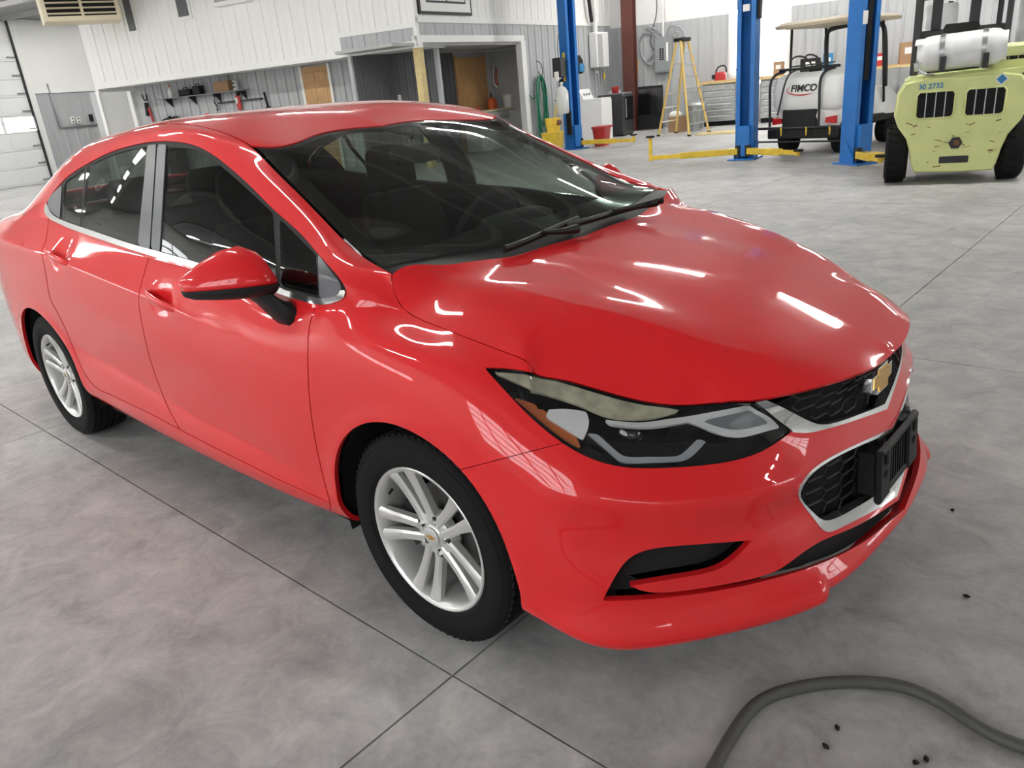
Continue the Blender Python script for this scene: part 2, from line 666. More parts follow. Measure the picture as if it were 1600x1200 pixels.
def overhead_door(name, side, at, c, width, height, n, glazed, parent=None):
    """sectional door: side 'a' lies in a plane a = at, side 'b' in a plane b = at; s = inward sign"""
    s_ = 1 if at < 0 else -1
    dr = bpy.data.objects.new(name, None); COL.objects.link(dr); dr['kind'] = 'structure'; dr.empty_display_size = .2
    hh = height/n
    for k in range(n):
        z0, z1 = k*hh+.004, (k+1)*hh-.004

        def bx(lo, hi, za, zb, t0, t1, nm, mt, par, bev=.0):
            q = MB()
            if side == 'a': abbox(q, at+s_*t0, at+s_*t1, lo, hi, za, zb, bev)
            else: abbox(q, lo, hi, at+s_*t0, at+s_*t1, za, zb, bev)
            return q.build(nm, mt, par)
        sec_ = bx(c-width/2, c+width/2, z0, z1, .0, .05, 'door_section', 'door_white', dr, .008)
        if k in glazed:
            m_ = max(2, int(width/1.0)); pw = width/m_
            for j in range(m_):
                lo = c-width/2+pw*j+.06
                bx(lo, lo+pw-.12, z0+.05, z1-.05, .05, .056, 'pane', 'daylight_pane', sec_)
        else:
            m_ = max(2, int(width/1.0)); pw = width/m_
            for j in range(m_):
                lo = c-width/2+pw*j+.08
                bx(lo, lo+pw-.16, z0+.07, z1-.07, .05, .058, 'raised_panel', 'door_white', sec_, .003)
    return dr


D1 = overhead_door('door_1', 'a', A0, 12.6, 4.3, 4.2, 8, (3,))
for k in range(8):
    q = MB(); abbox(q, A0+.055, A0+.10, 14.42, 14.66, .1+k*.525, .14+k*.525); q.build('hinge', 'steel_grey', D1)
q = MB(); abbox(q, A0+.05, A0+.12, 14.70, 14.745, 0, CEIL); q.build('track', 'steel_dark', D1)
overhead_door('door_2', 'a', A0, -4.5, 4.6, 4.2, 8, (2, 3, 4, 5))
# wall behind the photographer, with glazed doors
WN = struct(abmk('wall_near', (A0, A1, B0-.2, B0, 0, CEIL), 'white_wall'))
overhead_door('door_3', 'b', B0, -2.0, 4.6, 4.6, 8, (2, 3, 4, 5, 6))
overhead_door('door_4', 'b', B0, 4.2, 4.6, 4.2, 8, (4,))
overhead_door('door_5', 'b', B0, -11.5, 4.6, 4.2, 8, (4,))
WR = struct(abmk('wall_right', (A1, A1+.2, B0, B1, 0, CEIL), 'white_wall'))
overhead_door('door_6', 'a', A1, 1.0, 4.6, 4.2, 8, (2, 3, 4, 5))
overhead_door('door_7', 'a', A1, 9.0, 4.6, 4.2, 8, (3, 4))

# back wall: white above, grey cladding below
WB = struct(abmk('wall_back', (A0, A1, B1, B1+.2, 0, CEIL), 'white_wall'))
siding(WB, AB(-7.0, B1-.0), AB(-3.42, B1-.0), 0, 2.9, .40, 'grey_siding', .02, -BV)
siding(WB, AB(-1.75, B1), AB(9.0, B1), 0, 2.9, .40, 'grey_siding', .02, -BV)
# window with bright daylight
WIN = struct(abmk('window_1', (-3.38, -1.8, B1-.05, B1, .95, 3.05), 'white_trim'))
for (x0, x1) in ((-3.30, -2.62), (-2.56, -1.88)):
    abmk('pane', (x0, x1, B1-.062, B1-.052, 1.02, 2.98), 'daylight_pane', WIN)

# ---- office block
BF = 13.0
SOF = 2.5
CA, CB = -8.36, 13.0          # front right corner of the block
EA, EB = -6.9, 21.72          # where its side meets the back wall
WO = struct(abmk('wall_office', (-18.5, -10.35, BF, BF+.12, SOF, CEIL), 'white_wall'))
siding(WO, AB(-18.5, BF), AB(-10.35, BF), SOF+.1, CEIL, .40, 'white_siding', .012, -BV)
abmk('wall_trim', (-18.5, -10.35, BF-.03, BF+.02, SOF-.03, SOF+.1), 'white_trim', WO)
abmk('soffit', (-18.5, -8.4, BF, 14.25, SOF+.0, SOF+.06), 'white_trim', WO)
abmk('end_wall', (-18.6, -18.48, BF, 15.5, SOF-.1, CEIL), 'white_wall', WO)
siding(WO, AB(-18.62, BF), AB(-18.62, 15.5), SOF, CEIL, .3, 'white_siding', .012, -AV)
for (p0, p1) in (((187, -12), (222, 52)), ((270, -12), (305, 29))):
    L_ = ab(PBb(*p0, BF)); R_ = ab(PBb(*p1, BF))
    wn = struct(abmk('window_2' if p0[0] < 200 else 'window_3', (L_[0], R_[0]-.05, BF-.045, BF, R_[2], R_[2]+1.1), 'white_trim'))
    abmk('pane', (L_[0]+.07, R_[0]-.12, BF-.055, BF-.045, R_[2]+.08, R_[2]+1.02), 'dark_siding', wn)
# recessed wall under the block
WU = struct(abmk('wall_recess', (-20.4, -8.6, 14.2, 14.3, 0, SOF), 'grey_siding'))
siding(WU, AB(-18.4, 14.2), AB(-12.75, 14.2), 0, SOF, .32, 'grey_siding', .02, -BV)
siding(WU, AB(-11.6, 14.2), AB(-10.3, 14.2), 0, SOF, .32, 'grey_siding', .02, -BV)
siding(WU, AB(-10.3, 14.2), AB(-8.7, 14.2), 0, SOF, .20, 'dark_siding', .02, -BV)


def panel_door(name, cpos, along, nrm, w_, h_, material, frame):
    """six-panel door with its frame; cpos = foot of the left edge"""
    cpos = np.array(cpos, float); al = np.array(along, float); nn = np.array(nrm, float)
    Rm = np.stack([al, nn, ZV], 1)
    c = cpos+al*w_/2
    d = MB().box(c+ZV*h_/2+nn*.02, (w_, .04, h_), Rm).build(name, material)
    struct(d)
    for (x0, x1, z0, z1) in ((.12, .46, .12, .42), (.54, .88, .12, .42), (.12, .46, .48, .80), (.54, .88, .48, .80), (.12, .46, .85, .95), (.54, .88, .85, .95)):
        q = MB().box(cpos+al*w_*(x0+x1)/2+ZV*h_*(z0+z1)/2+nn*.041, (w_*(x1-x0), .016, h_*(z1-z0)), Rm, .007)
        q.build('door_panel', material, d)
    for s_ in (-.035, w_+.035):
        MB().box(cpos+al*s_+ZV*(h_/2+.02)+nn*.02, (.07, .06, h_+.04), Rm).build('door_frame', frame, d)
    k = MB(); k.sph(cpos+al*w_*.93+ZV*.95+nn*.09, .03, 10, 6)
    k.build('door_knob', 'aluminium', d, True)
    return d


panel_door('door_8', AB(-12.5, 14.18), AV, -BV, .80, 2.44, 'oak', 'white_trim')
gd = struct(abmk('door_9', (-19.9, -18.75, 14.14, 14.2, 0, 2.42), 'grey_paint'))
abmk('door_frame', (-20.02, -19.9, 14.10, 14.22, 0, 2.5), 'white_trim', gd)
abmk('door_frame', (-18.75, -18.6, 14.10, 14.22, 0, 2.5), 'white_trim', gd)

# porch corner of the block: grey band, white beams, post
WP = struct(abmk('wall_porch', (-10.35, CA, BF, BF+.1, 2.6, CEIL), 'white_wall'))
siding(WP, AB(-10.35, BF), AB(CA, BF), 2.95, CEIL, .34, 'white_siding', .01, -BV)
siding(WP, AB(-10.35, BF), AB(CA, BF), 2.62, 2.90, .34, 'grey_siding', .012, -BV)
abmk('beam', (-10.4, CA+.05, BF-.05, BF+.12, 2.48, 2.62), 'white_trim', WP)
abmk('wall_trim', (-10.4, CA+.05, BF-.03, BF+.03, 2.88, 2.97), 'white_trim', WP)
abmk('corner_trim', (-10.42, -10.33, BF-.025, BF+.03, 2.48, CEIL), 'white_trim', WP)
SD = np.array([EA-CA, EB-CB]); SDL = np.linalg.norm(SD); SD = SD/SDL
SV = AV*SD[0]+BV*SD[1]                       # along the side wall, away from the corner
SN = AV*SD[1]-BV*SD[0]                       # its outward normal
SR = np.stack([SV, SN, ZV], 1)


def SP(s_, n_=0., z=0.): return AB(CA, CB)+SV*s_+SN*n_+ZV*z


def PS(u, v, n_=0.):
    """sight line through a pixel onto the side wall -> (s, z)"""
    d = ray(u, v); t = ((SP(0, n_)-CC)@SN)/(d@SN); P = CC+d*t
    return (P-AB(CA, CB))@SV, P[2]


def sbox(mb, s0, s1, n0, n1, z0, z1, bev=0.):
    return mb.box(SP((s0+s1)/2, (n0+n1)/2, (z0+z1)/2), (abs(s1-s0), abs(n1-n0), abs(z1-z0)), SR, bev)


def smk(name, dims, material, parent=None, bev=0., label=None):
    return sbox(MB(), *dims, bev).build(name, material, parent, label=label)


SJ = PS(826, 200)[0]                          # right jamb of the porch opening
WS_ = struct(smk('wall_side', (0, SDL, -.1, 0, 3.0, CEIL), 'white_wall'))
siding(WS_, SP(0), SP(SDL), 3.08, CEIL, .33, 'white_siding', .012, SN)
siding(WS_, SP(0), SP(SJ), 2.72, 2.97, .33, 'grey_siding', .012, SN)
siding(WS_, SP(SJ), SP(SDL), 0, 2.97, .33, 'grey_siding', .02, SN)
smk('wall_core', (SJ, SDL, -.1, -.005, 0, 3.0), 'grey_siding', WS_)
smk('beam', (-.05, SJ+.05, -.1, .05, 2.58, 2.72), 'white_trim', WS_)
smk('wall_trim', (-.03, SDL, -.03, .04, 2.97, 3.09), 'white_trim', WS_)
smk('door_jamb', (SJ-.12, SJ+.08, -.12, .05, 0, 2.60), 'white_trim', WS_)
smk('corner_trim', (-.05, .05, -.05, .04, 2.58, CEIL), 'white_trim', WS_)
pp = PS(660, 120)
PST = smk('post', (-.02, .15, -.16, .01, 0, 2.58), 'pine', WS_, .01)
smk('post_bracket', (-.05, .18, -.19, .03, 2.50, 2.58), 'steel_grey', WS_)
# dark window in the block's upper side
w0 = PS(653, 22); w1 = PS(735, 22)
wn = struct(smk('window_4', (w0[0], w1[0], 0, .05, 3.13, 4.3), 'steel_dark'))
smk('window_reveal', (w0[0]+.06, w1[0]-.06, .05, .06, 3.19, 4.25), 'white_trim', wn)
for s0, s1 in ((w0[0]+.28, (w0[0]+w1[0])/2-.02), ((w0[0]+w1[0])/2+.02, w1[0]-.28)):
    smk('sash', (s0-.04, s1+.04, .06, .068, 3.36, 4.2), 'steel_dark', wn)
    smk('pane', (s0, s1, .068, .072, 3.40, 4.16), 'white_wall', wn)
# inside the porch: wall with the second wooden door
WI = struct(MB().box(SP(SDL*.27, -1.75, 1.25), (SDL*.62, .1, 2.5), SR).build('wall_inner', 'grey_siding'))


def PI_(u, v): return PS(u, v, -1.70)


i0 = PI_(700, 120)[0]
siding(WI, SP(-.3, -1.70), SP(PI_(706, 90)[0], -1.70), 0, 2.5, .2, 'dark_siding', .02, SN)
siding(WI, SP(PI_(757, 90)[0], -1.70), SP(SJ+1.1, -1.70), 0, 2.5, .2, 'grey_siding', .02, SN)
q0, q1 = PI_(709, 81), PI_(752, 75)
panel_door('door_10', SP(q0[0], -1.70), SV, SN, q1[0]-q0[0], 2.38, 'oak', 'oak')
struct(MB().box(SP(SJ*.5, -.9, 2.55), (SJ+1.5, 1.7, .06), SR).build('trim_1', 'grey_paint'))
smk('cross_wall', (SJ+1.0, SJ+1.1, -1.7, -.1, 0, 2.5), 'grey_siding', WI)

# brown steel column in the corner
col = MB()
cA = ab(PBb(983, 100, 21.0))
for (a_, b_, w_, d_) in ((0, 0, .34, .02), (0, .34, .34, .02), (0, .17, .02, .34)):
    abbox(col, cA[0]-w_/2+a_, cA[0]+w_/2+a_, 20.9+b_-d_/2, 20.9+b_+d_/2, 0, CEIL)
tag(col.build('steel_column', 'brown_steel'), 'dark brown steel column standing in the corner beside the water heater', 'column')

# ---- ceiling tubes: inferred rows, plus rows added only to brighten the hall
TUBE_SPOTS = []
for bb, off in ((-4.4, .4), (.2, 1.0), (7.8, 0.), (15.4, -.2)):  # the first row is added to lift the light on the floor
    for k in range(-7, 5):
        a_ = -.7+3.05*k+off
        if bb > 12 and a_ < -6: continue
        if -1 < bb < 2 and -1 < a_ < 5: continue
        if bb < -2 and a_ > -4: continue
        TUBE_SPOTS.append((a_, bb))
TUBE_SPOTS += [(-21.4, 11.6), (-21.4, 15.2), (-21.4, 18.6)]+[(-5.2+2.4*k, 19.4) for k in range(6)]  # unseen extra lights, added to brighten the left wall and the back wall
t0 = thing('ceiling_light', 'white strip light with a bright tube under the ceiling, some rows added for brightness', 'ceiling light', AB(TUBE_SPOTS[0][0], TUBE_SPOTS[0][1], CEIL), TH, 'strip lights along the ceiling')
MB().box((0, 0, -.03), (1.5, .20, .06), None, .01).build('housing', 'white_trim', t0)
MB().box((0, 0, -.075), (1.44, .16, .03), None, .01).build('tube', 'lamp_tube', t0)
for (a_, b_) in TUBE_SPOTS[1:]:
    o = copy_tree(t0); o.location = AB(a_, b_, CEIL)

# =================================================================== THE CAR
CAR = thing('sedan_car', 'glossy bright red four-door sedan parked on the grey concrete floor', 'car')


class Surf:
    """triangle/quad soup with point, normal and (u, v) per vertex"""

    def __init__(s, V, F): s.V = V; s.F = F

    def copy(s): return Surf(s.V.copy(), list(s.F))


def grid_surf(G, U, W):
    """G (nu, nv, 3) -> Surf with normals"""
    nu, nv = G.shape[:2]
    N = grid_normals(G)
    uu, ww = np.meshgrid(U, W, indexing='ij')
    V = np.concatenate([G, N, uu[..., None], ww[..., None]], -1).reshape(-1, 8)
    F = [(i*nv+j, i*nv+j+1, (i+1)*nv+j+1, (i+1)*nv+j) for i in range(nu-1) for j in range(nv-1)]
    return Surf(V, F)


def grid_normals(G):
    du = np.gradient(G, axis=0); dv = np.gradient(G, axis=1)
    N = np.cross(du, dv)
    N /= np.linalg.norm(N, axis=-1, keepdims=True)+1e-12
    return N


def clip(S, f):
    """keep the side f >= 0 (f per vertex)"""
    V, F = S.V, S.F
    f = np.where(np.abs(f) < 1e-9, 1e-9, f)
    pos = f >= 0
    if pos.all(): return S
    newV = []; cache = {}; nb = len(V); out = []
    for fc in F:
        ps = [pos[i] for i in fc]
        if all(ps): out.append(fc); continue
        if not any(ps): continue
        poly = []
        n = len(fc)
        for a in range(n):
            i, j = fc[a], fc[(a+1) % n]
            if pos[i]: poly.append(i)
            if pos[i] != pos[j]:
                k = (i, j) if i < j else (j, i)
                if k not in cache:
                    t = f[k[0]]/(f[k[0]]-f[k[1]])
                    cache[k] = nb+len(newV)
                    newV.append(V[k[0]]*(1-t)+V[k[1]]*t)
                poly.append(cache[k])
        if len(poly) >= 3: out.append(tuple(poly))
    V2 = np.concatenate([V, np.array(newV)]) if newV else V
    used = np.unique(np.array([i for fc in out for i in fc], int)) if out else np.array([], int)
    mp = -np.ones(len(V2), int); mp[used] = np.arange(len(used))
    return Surf(V2[used], [tuple(mp[i] for i in fc) for fc in out])


def sdpoly(P, poly):
    """signed distance (positive inside) of 2D points to a closed polygon"""
    P = np.asarray(P, float); Q = np.asarray(poly, float)
    best = np.full(len(P), 1e18); ins = np.zeros(len(P), bool)
    for a, b in zip(Q, np.roll(Q, -1, 0)):
        e = b-a; w = P-a
        t = np.clip((w@e)/(e@e+1e-12), 0, 1)
        d = w-t[:, None]*e
        best = np.minimum(best, (d**2).sum(1))
        c = ((a[1] > P[:, 1]) != (b[1] > P[:, 1]))
        x = a[0]+(P[:, 1]-a[1])*(b[0]-a[0])/((b[1]-a[1]) if abs(b[1]-a[1]) > 1e-12 else 1e-12)
        ins ^= c & (P[:, 0] < x)
    return np.where(ins, 1, -1)*np.sqrt(best)


def smooth(pts, n=6):
    """closed outline through points; a third element 1 marks a corner"""
    P = [(p[0], p[1]) for p in pts]; C = [len(p) > 2 and p[2] for p in pts]
    m = len(P)
    if not any(C): return spl(P, m*n, True)
    s0 = C.index(True)
    P = P[s0:]+P[:s0]; C = C[s0:]+C[:s0]
    P.append(P[0]); C.append(True)
    out = []; i = 0
    while i < m:
        j = i+1
        while not C[j]: j += 1
        seg = P[i:j+1]
        q = np.array(seg, float) if len(seg) == 2 else spl(seg, (len(seg)-1)*n+1)
        out.append(q[:-1]); i = j
    return np.concatenate(out)


def inpx(S, poly, g=0.): return clip(S, sdpoly(proj(S.V[:, :3]), poly)-g)
def outpx(S, poly, g=0.): return clip(S, -sdpoly(proj(S.V[:, :3]), poly)-g)


def boundary(F):
    cnt = {}
    for fc in F:
        n = len(fc)
        for a in range(n):
            i, j = fc[a], fc[(a+1) % n]
            k = (min(i, j), max(i, j))
            cnt.setdefault(k, []).append((i, j))
    return [e[0] for e in cnt.values() if len(e) == 1]


def offset(S, d):
    V = S.V.copy(); V[:, :3] += V[:, 3:6]*d
    return Surf(V, list(S.F))


def rimmed(S, depth, off=0.):
    """sheet plus a flange turned inwards along its edge"""
    V = S.V.copy(); V[:, :3] += V[:, 3:6]*off
    F = list(S.F)
    ex = []; nF = []
    b = len(V)
    for i, j in boundary(F):
        a0, a1 = V[i], V[j]
        b0 = a0.copy(); b1 = a1.copy()
        b0[:3] -= a0[3:6]*depth; b1[:3] -= a1[3:6]*depth
        n = np.cross(a1[:3]-a0[:3], b0[:3]-a0[:3]); L = np.linalg.norm(n)
        if L < 1e-14: continue
        n = n/L
        for q in (a0, a1, b1, b0):
            q = q.copy(); q[3:6] = -n; ex.append(q)
        nF.append((b+3, b+2, b+1, b)); b += 4
    if ex: V = np.concatenate([V, np.array(ex)]); F += nF
    return Surf(V, F)


def rim_only(S, d0, d1):
    V = []; F = []
    for i, j in boundary(S.F):
        a0, a1 = S.V[i], S.V[j]
        q = [a0[:3]-a0[3:6]*d0, a1[:3]-a1[3:6]*d0, a1[:3]-a1[3:6]*d1, a0[:3]-a0[3:6]*d1]
        b = len(V); V += q; F.append((b+3, b+2, b+1, b))
    return V, F


def put(name, S, material, parent=CAR, mirror=True, label=None, flip=True):
    """link a surface as a mesh object, and its mirror image on the car's other side"""
    r = []
    for m in ((1, -1) if mirror else (1,)):
        V = S.V.copy()
        F = S.F
        V[:, 1] *= m; V[:, 4] *= m
        if m < 0: F = [tuple(reversed(f)) for f in F]
        p = parent[0 if m > 0 else 1] if isinstance(parent, (list, tuple)) else parent
        r.append(mk(name, V[:, :3], F, material, p, True, V[:, 3:6], label=label))
    return r


def join(*Ss):
    V = []; F = []; b = 0
    for S in Ss:
        V.append(S.V); F += [tuple(i+b for i in f) for f in S.F]; b += len(S.V)
    return Surf(np.concatenate(V), F)


def centred(S):
    """both halves of a surface that crosses the centre line"""
    V = S.V.copy(); V[:, 1] *= -1; V[:, 4] *= -1
    return join(S, Surf(V, [tuple(reversed(f)) for f in S.F]))


# ---- hood edge (shut line of the hood, then top of headlamp, then hood lip), from the photograph
HE = np.array([PY(u, v, y) for (u, v, y) in [
    (612, 428, -.733), (614, 452, -.745), (622, 470, -.752), (636, 487, -.758), (702, 517, -.76), (772, 544, -.748),
    (805, 556, -.742), (820, 563, -.739), (830, 573, -.736), (834, 583, -.735), (875, 593, -.705), (922, 605, -.672),
    (1000, 626, -.615), (1052, 633, -.575), (1097, 632, -.53), (1146, 627, -.49), (1175, 626, -.465), (1250, 612, -.375),
    (1325, 590, -.245), (1375, 569, -.1), (1397, 552, 0.)]])

def sstep(a, b, x):
    t = np.clip((x-a)/(b-a), 0, 1)
    return t*t*(3-2*t)


# ---- hood: thin-plate surface through its edge, shoulder and centre line


def tps(P, z, lam=5e-5):
    n = len(P)
    r = np.linalg.norm(P[:, None]-P[None], axis=-1)
    K = np.where(r > 0, r*r*np.log(r+1e-12), 0)+lam*np.eye(n)
    Q = np.c_[np.ones(n), P]
    A = np.block([[K, Q], [Q.T, np.zeros((3, 3))]])
    w = np.linalg.solve(A, np.r_[z, 0, 0, 0])

    def f(X):
        X = np.asarray(X, float)
        out = np.zeros(len(X))
        for a in range(0, len(X), 4000):
            R = np.linalg.norm(X[a:a+4000, None]-P[None], axis=-1)
            out[a:a+4000] = np.where(R > 0, R*R*np.log(R+1e-12), 0)@w[:n]+w[n]+X[a:a+4000]@w[n+1:]
        return out
    return f


hs = spl(HE, 81)
cen = np.array([(-.05, .988), (.02, .982), (.1, .974), (.25, .953), (.4, .923), (.55, .884), (.7, .834), (.8, .796), (.87, .766), (.905, .747)])
sho = np.array([(-.06, .60, .99), (.05, .62, .977), (.15, .61, .955), (.25, .59, .934), (.40, .55, .90), (.55, .485, .86), (.65, .44, .825), (.73, .38, .80)])
pts = [hs]; pts.append(hs[:-1]*np.array([1, -1, 1]))
pts.append(np.c_[cen[:, 0], 0*cen[:, 0], cen[:, 1]])
pts.append(sho); pts.append(sho*np.array([1, -1, 1]))
back = np.array([(-.06, .35, .991), (-.06, -.35, .991)])
pts.append(back)
mid = np.array([(xx, yy, np.interp(xx, cen[:, 0], cen[:, 1])-d) for xx in (.05, .2, .35, .5, .65, .75) for yy, d in ((.2, .002), (.36, .008 if xx < .6 else .014))])
pts.append(mid); pts.append(mid*np.array([1, -1, 1]))
HP = np.concatenate(pts)
hood_f = tps(HP[:, :2], HP[:, 2])
gx = np.linspace(-.16, .935, 150); gy = np.linspace(-.79, 0, 110)
XX, YY = np.meshgrid(gx, gy, indexing='ij')
ZZ = hood_f(np.c_[XX.ravel(), YY.ravel()]).reshape(XX.shape)
rear = np.array([(-.142, -.733), (-.112, -.62), (-.09, -.53), (-.062, -.34), (-.05, -.15), (-.048, 0.02)])
he2 = spl(HE, 160)[:, :2]
hood_out = np.concatenate([he2, [(he2[-1, 0], .05), (-.048, .05)], spl(rear[::-1], 30)[1:-1]])

# fair the sheet away from its edges
ZS = ZZ.copy()
for _ in range(90):
    Q = np.pad(ZS, ((1, 1), (1, 1)), mode='reflect', reflect_type='odd')
    Q[:, -1] = Q[:, -3]
    ZS = .5*ZS+.125*(Q[:-2, 1:-1]+Q[2:, 1:-1]+Q[1:-1, :-2]+Q[1:-1, 2:])
wf_ = sstep(.015, .10, sdpoly(np.c_[XX.ravel(), YY.ravel()], hood_out).reshape(XX.shape))
ZZ = ZZ*(1-wf_)+ZS*wf_
# pressed line running from the windscreen corner to the grille corner
cy = np.interp(XX, [-.1, .3, .6, .85], [-.60, -.53, -.43, -.27])
ZZ += .004*np.exp(-np.abs(YY-cy)/.02)*sstep(.9, .6, XX)*sstep(.0, .25, XX)
HOOD = grid_surf(np.stack([XX, YY, ZZ], -1), gx, gy)
if HOOD.V[:, 5].mean() < 0:
    HOOD.V[:, 3:6] *= -1
    HOOD.F = [tuple(reversed(f)) for f in HOOD.F]
# ---- lower body: stations from the front centre round to the rear centre, nine rows each from sill to belt


def sec(x, rows):
    return [(x, -y, z) for y, z in rows]


ST = [
    [(.93, 0, .245), (.982, 0, .272), (.975, 0, .305), (.938, 0, .355), (.93, 0, .45), (.928, 0, .53), (.905, 0, .585), (.89, 0, .66), HE[20]],
    [(.915, -.22, .24), (.967, -.22, .268), (.96, -.22, .303), (.925, -.22, .355), (.912, -.22, .45), (.91, -.22, .53), (.885, -.225, .59), (.868, -.235, .665), HE[18]],
    [(.87, -.41, .235), (.924, -.42, .258), (.915, -.42, .298), (.885, -.415, .36), (.868, -.41, .45), (.862, -.415, .545), (.832, -.415, .61), (.81, -.415, .67), (.79, -.42, .741)],
    [(.755, -.575, .23), (.81, -.605, .248), (.808, -.605, .295), (.795, -.60, .36), (.80, -.585, .45), (.785, -.58, .56), (.745, -.57, .63), (.685, -.575, .69), HE[13]],
    [(.63, -.71, .228), (.69, -.755, .245), (.692, -.752, .293), (.685, -.75, .36), (.69, -.745, .455), (.665, -.735, .57), (.62, -.72, .648), (.535, -.715, .72), HE[11]],
    [(.52, -.80, .228), (.575, -.85, .245), (.58, -.848, .293), (.572, -.843, .365), (.575, -.833, .46), (.545, -.825, .585), (.495, -.812, .672), (.41, -.785, .75), HE[9]],
    [(.40, -.83, .232), (.43, -.882, .252), (.433, -.887, .30), (.425, -.889, .375), (.42, -.886, .47), (.395, -.878, .595), (.35, -.862, .70), (.285, -.823, .797), HE[5]],
    [(.20, -.83, .245), (.2, -.88, .265), (.2, -.89, .315), (.2, -.893, .395), (.2, -.893, .48), (.2, -.892, .62), (.185, -.882, .745), (.14, -.842, .84), HE[4]],
    [(0, -.82, .24), (0, -.865, .262), (0, -.884, .31), (0, -.891, .395), (0, -.894, .48), (0, -.895, .64), (-.01, -.887, .775), (-.04, -.845, .873), HE[3]],
    sec(-.25, [(.80, .235), (.85, .258), (.876, .305), (.882, .38), (.889, .47), (.896, .63), (.888, .79), (.864, .875), (.832, .943)]),
    sec(-.45, [(.79, .222), (.848, .242), (.878, .295), (.882, .345), (.886, .42), (.898, .62), (.890, .79), (.868, .86), (.836, .925)]),
    sec(-.95, [(.78, .205), (.848, .222), (.882, .285), (.885, .35), (.880, .455), (.899, .66), (.889, .82), (.868, .892), (.834, .972)]),
    sec(-1.45, [(.78, .208), (.848, .225), (.882, .288), (.886, .375), (.877, .50), (.899, .70), (.889, .872), (.864, .932), (.824, .998)]),
    sec(-2.05, [(.78, .235), (.848, .25), (.882, .305), (.887, .41), (.878, .545), (.900, .75), (.888, .932), (.853, .985), (.801, 1.045)]),
    sec(-2.35, [(.80, .25), (.855, .268), (.884, .32), (.889, .43), (.887, .56), (.901, .77), (.886, .955), (.845, 1.012), (.785, 1.078)]),
    sec(-2.62, [(.81, .25), (.862, .268), (.888, .33), (.894, .45), (.897, .60), (.900, .79), (.880, .97), (.835, 1.028), (.765, 1.09)]),
    sec(-2.90, [(.80, .24), (.86, .26), (.885, .33), (.892, .45), (.895, .60), (.893, .79), (.867, .975), (.83, 1.02), (.775, 1.07)]),
    sec(-3.15, [(.78, .235), (.84, .25), (.868, .33), (.875, .45), (.878, .60), (.873, .78), (.847, .97), (.815, 1.01), (.77, 1.05)]),
    sec(-3.45, [(.71, .225), (.77, .24), (.80, .33), (.81, .45), (.815, .60), (.81, .78), (.793, .95), (.775, .985), (.74, 1.015)]),
    [(-3.56, -.64, .225), (-3.60, -.68, .24), (-3.63, -.70, .33), (-3.645, -.71, .45), (-3.65, -.715, .6), (-3.645, -.71, .78), (-3.64, -.70, .93), (-3.635, -.685, .96), (-3.62, -.66, .985)],
    [(-3.64, -.4, .225), (-3.68, -.4, .24), (-3.71, -.4, .33), (-3.725, -.4, .45), (-3.73, -.4, .6), (-3.72, -.4, .78), (-3.715, -.4, .94), (-3.705, -.4, .98), (-3.685, -.4, 1.017)],
    [(-3.66, 0, .225), (-3.70, 0, .24), (-3.735, 0, .33), (-3.745, 0, .45), (-3.75, 0, .6), (-3.74, 0, .78), (-3.735, 0, .95), (-3.73, 0, .99), (-3.71, 0, 1.03)],
]
ST = np.array([[tuple(p) for p in s] for s in ST], float)
NS = len(ST)
# a tenth row carries the sheet on under the hood, where the hood's edge trims it
ext = []
for i in range(NS):
    p = ST[i, 8].copy()
    if i <= 8:
        q = p[:2]+np.array([-.045 if i < 4 else -.03, .045*min(1, i/4)])
        p = np.array([q[0], q[1], hood_f(q[None])[0]])
    else:
        p = p+np.array([0, .012, .012])
    ext.append(p)
ST = np.concatenate([ST, np.array(ext)[:, None]], 1)


def chord(P):
    """mean chord parameter along axis 0"""
    d = np.linalg.norm(np.diff(P, axis=0), axis=-1)
    d = d.reshape(len(d), -1).mean(1)
    return np.concatenate([[0], np.cumsum(d)])


def knotgrid(C, per_u, per_v):
    """bicubic spline surface through the control net C (nu, nv, 3)"""
    tu = chord(C[:, 2:]) if C.shape[1] > 4 else chord(C)
    tv = chord(np.swapaxes(C, 0, 1))
    ui = np.concatenate([np.arange(n)/n+i for i, n in enumerate(per_u)]+[[len(per_u)]])
    vi = np.concatenate([np.arange(n)/n+i for i, n in enumerate(per_v)]+[[len(per_v)]])
    qu = np.interp(ui, np.arange(len(tu)), tu); qv = np.interp(vi, np.arange(len(tv)), tv)
    A = nspline(tu, C, qu)
    B = nspline(tv, np.swapaxes(A, 0, 1), qv)
    return np.swapaxes(B, 0, 1), ui, vi


G, UU, VV = knotgrid(ST, [22, 22, 22, 22, 22, 20, 20, 18, 18, 14, 24, 24, 28, 18, 18, 16, 14, 14, 10, 8, 8], [8, 8, 10, 12, 14, 14, 14, 16, 6])


HSC = [PY(u_, v_, -.89)[[0, 2]] for u_, v_ in ((251, 472), (90, 403))]
